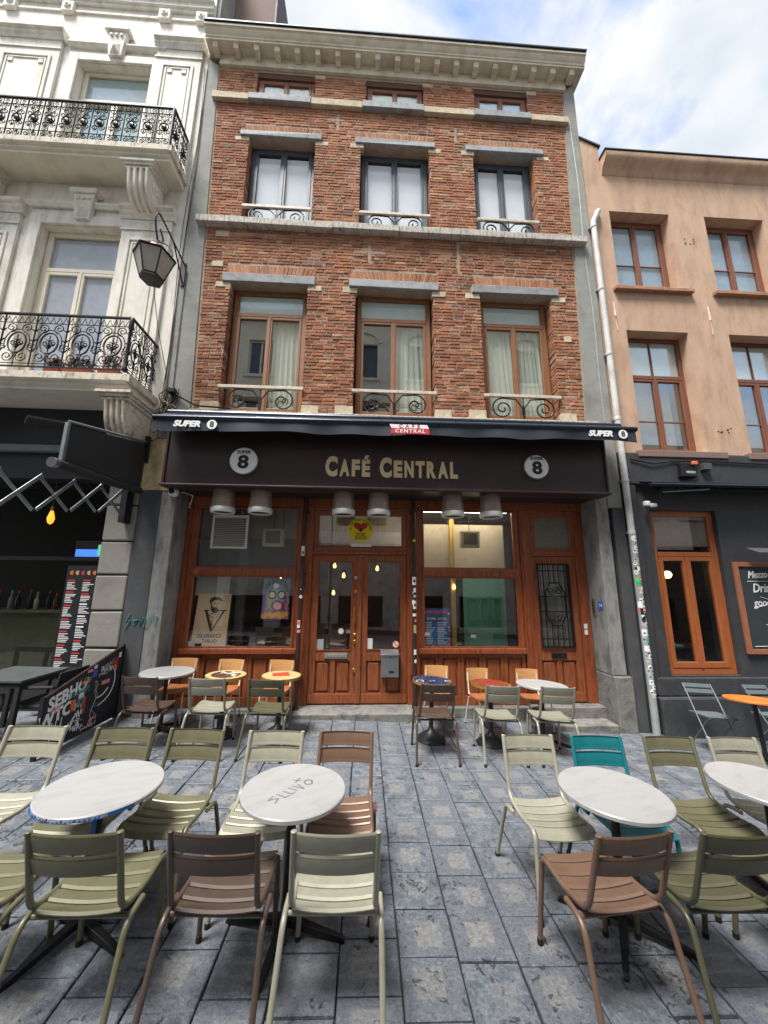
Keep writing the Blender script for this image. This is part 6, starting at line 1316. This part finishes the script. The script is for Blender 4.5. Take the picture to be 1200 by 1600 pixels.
gc = 'round cafe tables along the front'
table('cafe_table', -2.69, 5.47, .67, tabletop_m, .3, 'grey-white round table beside the left stone pilaster', gc)
c2 = table('cafe_table', -1.87, 5.375, .52, woodtop_m, .3, 'small round table with a dark brown print on a cream top', gc, 'dome', brass_m)
c3 = table('cafe_table', -1.135, 5.41, .52, woodtop_m, .3, 'small round wooden table carrying the red menu', gc, 'dome', brass_m)
c4 = table('cafe_table', .93, 5.39, .53, print_mat('blue_print', [(26, 32, 56), (30, 38, 66), (52, 66, 108), (26, 30, 50), (200, 200, 206), (60, 70, 100)], 8), .3, 'small round table with blue and white printed top and gold rim', gc, 'dome', brass_m)
c5 = table('cafe_table', 1.74, 5.33, .54, print_mat('flower_print', [(70, 90, 50), (60, 84, 50), (186, 40, 40), (120, 40, 34), (206, 70, 50), (210, 190, 150), (50, 74, 44)], 10), .3, 'small round table with red and green flowered top and gold rim', gc, 'dome', brass_m)
table('cafe_table', 2.5, 5.40, .69, tabletop_m, .3, 'white round table in front of the grilled side door', gc)
MB().lathe([(.0, .7505), (.19, .7505), (.19, .752), (0, .752)], n=32).build('printed_disc', print_mat('brown_print', [(226, 216, 190), (226, 216, 190), (80, 56, 44), (60, 44, 36), (220, 206, 180)], 8), c2)
m = MB(); m.X = Matrix.Rotation(.3, 4, 'Z'); m.box(-.11, .11, -.075, .075, 0, .012)
mz_ = grd(-1.135, 5.41) + .7515
for i, p in enumerate(m.v): m.v[i] = p + Vector((-1.13, 5.43, mz_))
m.build('menu_booklet', M('red_card', s(196, 66, 44), .5, var=.1), None, bevel=.002, label='closed red menu lying on the wooden cafe table', cat='menu')

# ================================================================ SMALL THINGS
# folding chairs and orange table of the bar on the right
fm_ = M('folding_grey', s(96, 106, 108), .45, var=.1)
def folding():
    t = T('folding_chair', 'proto', 'chair')
    for sx in (-1, 1):
        MB().tube([(sx * .19, -.2, .82), (sx * .19, .22, .012)], .009, 6).build('back_leg', fm_, t); MB().tube([(sx * .17, .2, .455), (sx * .17, -.24, .012)], .009, 6).build('front_leg', fm_, t)
        MB().box(sx * .175 - .008, sx * .175 + .008, -.17, .22, .435, .452).build('seat_rail', fm_, t)
    for i in range(7): MB().box(-.19, .19, -.17 + i * .056, -.17 + i * .056 + .045, .4525, .463).build('seat_slat', fm_, t, bevel=.003)
    for z in (.73, .80): MB().prism([(-.2, -.155 - (z - .73) * .52, z - .025), (.2, -.155 - (z - .73) * .52, z - .025), (.2, -.155 - (z + .025 - .73) * .52 + 0, z + .025), (-.2, -.155 - (z + .025 - .73) * .52, z + .025)], (0, -.008, 0)).build('back_slat', fm_, t, bevel=.003)
    return t
f0 = folding(); place(f0, 4.9, 5.32, PI + R(-8)); tag(f0, 'grey folding chair alone beneath the orange-framed bar window', 'chair', 'grey folding chairs of the bar')
f1 = copy_tree(f0); place(f1, 5.95, 5.42, PI + R(4)); tag(f1, 'grey folding chair under the chalkboard, beside the orange table', 'chair', 'grey folding chairs of the bar')
table('bar_table', 5.1, 4.85, .62, M('orange_top', s(214, 122, 50), .4, var=.2, scale=9, stain=s(160, 70, 30), sscale=6), .4, 'round orange topped table below the chalkboard', None, 'cross')
# dark table and chairs of the bar on the left
dk = M('dark_wicker', s(34, 34, 34), .7, var=.3, scale=60, stretch=(1, 1, 3), bump=.5, bscale=90); dkt = M('dark_top', s(78, 82, 80), .4, var=.15)
def dark_table(x, y, lab):
    o = T('bar_table', lab, 'table', (0, 0, 0), 'dark square tables of the left bar'); MB().box(-.36, .36, -.36, .36, .72, .75).build('table_top', dkt, o, bevel=.005); MB().box(-.34, .34, -.34, .34, .66, .719).build('apron', dk, o)
    for sx in (-1, 1):
        for sy in (-1, 1): MB().box(sx * .32 - .025, sx * .32 + .025, sy * .32 - .025, sy * .32 + .025, 0, .659).build('leg', dk, o)
    place(o, x, y, 0)
def dark_chair(x, y, rz, lab):
    o = T('wicker_chair', lab, 'chair', (0, 0, 0), 'black wicker chairs of the left bar')
    MB().box(-.24, .24, -.22, .24, .40, .45).build('seat', dk, o, bevel=.015); MB().prism([(-.24, -.23, .45), (.24, -.23, .45), (.24, -.3, .82), (-.24, -.3, .82)], (0, .03, 0)).build('backrest', dk, o, bevel=.01)
    for sx in (-1, 1):
        MB().tube(bez([(sx * .25, .2, .45), (sx * .26, .2, .64), (sx * .26, -.25, .66)], 4, .06), .018, 6).build('arm', dk, o)
        for yy_ in (-.2, .21): MB().tube([(sx * .22, yy_, .4), (sx * .23, yy_ * 1.1, .0)], .016, 6).build('leg', dk, o)
    place(o, x, y, rz)
dark_table(-4.42, 5.2, 'dark square bar table beside the chalk panel'); dark_table(-5.7, 5.2, 'dark square bar table further along the bar front')
dark_chair(-4.0, 5.2, R(90), 'black wicker chair between the dark table and the chalk panel'); dark_chair(-4.95, 5.0, R(-80), 'black wicker chair between the two dark bar tables'); dark_chair(-4.4, 4.55, R(0), 'black wicker chair on the street side of the dark bar table')
# two tables inside the cafe room, dim behind the panes
for x, y, lab in ((-1.5, 7.5, 'white table dimly seen inside behind the painted poster window'), (2.25, 6.75, 'white table inside the event poster window before the green panel')):
    o = table('indoor_cafe_table', 0, 0, .62, tabletop_m, .2, lab, None, 'dome'); o.location = (x, y, .05); o.rotation_euler = (0, 0, 0)
for x, y, rz, lab in ((-1.2, 7.0, 0, 'plywood chair inside the dim cafe behind the left pane'), (-1.9, 7.1, .4, 'plywood chair inside the dim cafe behind the wooden poster')):
    o = copy_tree(school0); o.location = (x, y, .05); o.rotation_euler = (0, 0, rz); tag(o, lab, 'chair', 'plywood chairs inside the cafe')
# black cable ramp dome / litter by the tables
o = T('sticker_block', 'black stand with white sticker under the dark-printed cafe table', 'stand', (-1.87, 5.3, grd(-1.87, 5.3)))
MB().box(-1.9, -1.84, 5.2, 5.26, grd(-1.87, 5.2), .32).build('post', blackp_m, o, bevel=.005); MB().box(-1.885, -1.855, 5.197, 5.1995, .18, .28).build('sticker', STK['white'], o)
# dim bar at the back of the cafe room
o = T('cafe_bar', 'dark wooden bar counter deep inside the cafe behind the doors', 'counter', (-1, 8.0, .05)); MB().box(-2.9, .95, 7.75, 8.15, .051, 1.12).build('front', wood2_m, o); MB().box(-3.0, 1.0, 7.68, 8.2, 1.121, 1.17).build('top', M('bar_top', s(90, 60, 40), .3), o)
for i in range(7): MB().frame(-2.85 + i * .54, -2.36 + i * .54, 7.73, 7.749, .15, 1.02, .05).build('panel', wood2_m, o)
for x, y, z, lab in ((.25, 7.5, 2.25, 'added warm bare bulb glowing behind the right door pane'), (-1.7, 7.6, 2.0, 'added warm bare bulb deep behind the poster window'), (.9, 8.0, 1.95, 'added warm bare bulb over the end of the cafe bar')):  # extra bulbs added to brighten the dark room
    o = T('pendant_bulb', lab, 'bulb', (x, y, z)); MB().lathe([(0, 0), (.03, .02), (.035, .05), (.02, .09), (.012, .11)], (x, y, z), 12).build('bulb', bulb_m, o, smooth=True); MB().tube([(x, y, z + .1), (x, y, 3.5)], .005, 5).build('cord', blackp_m, o)
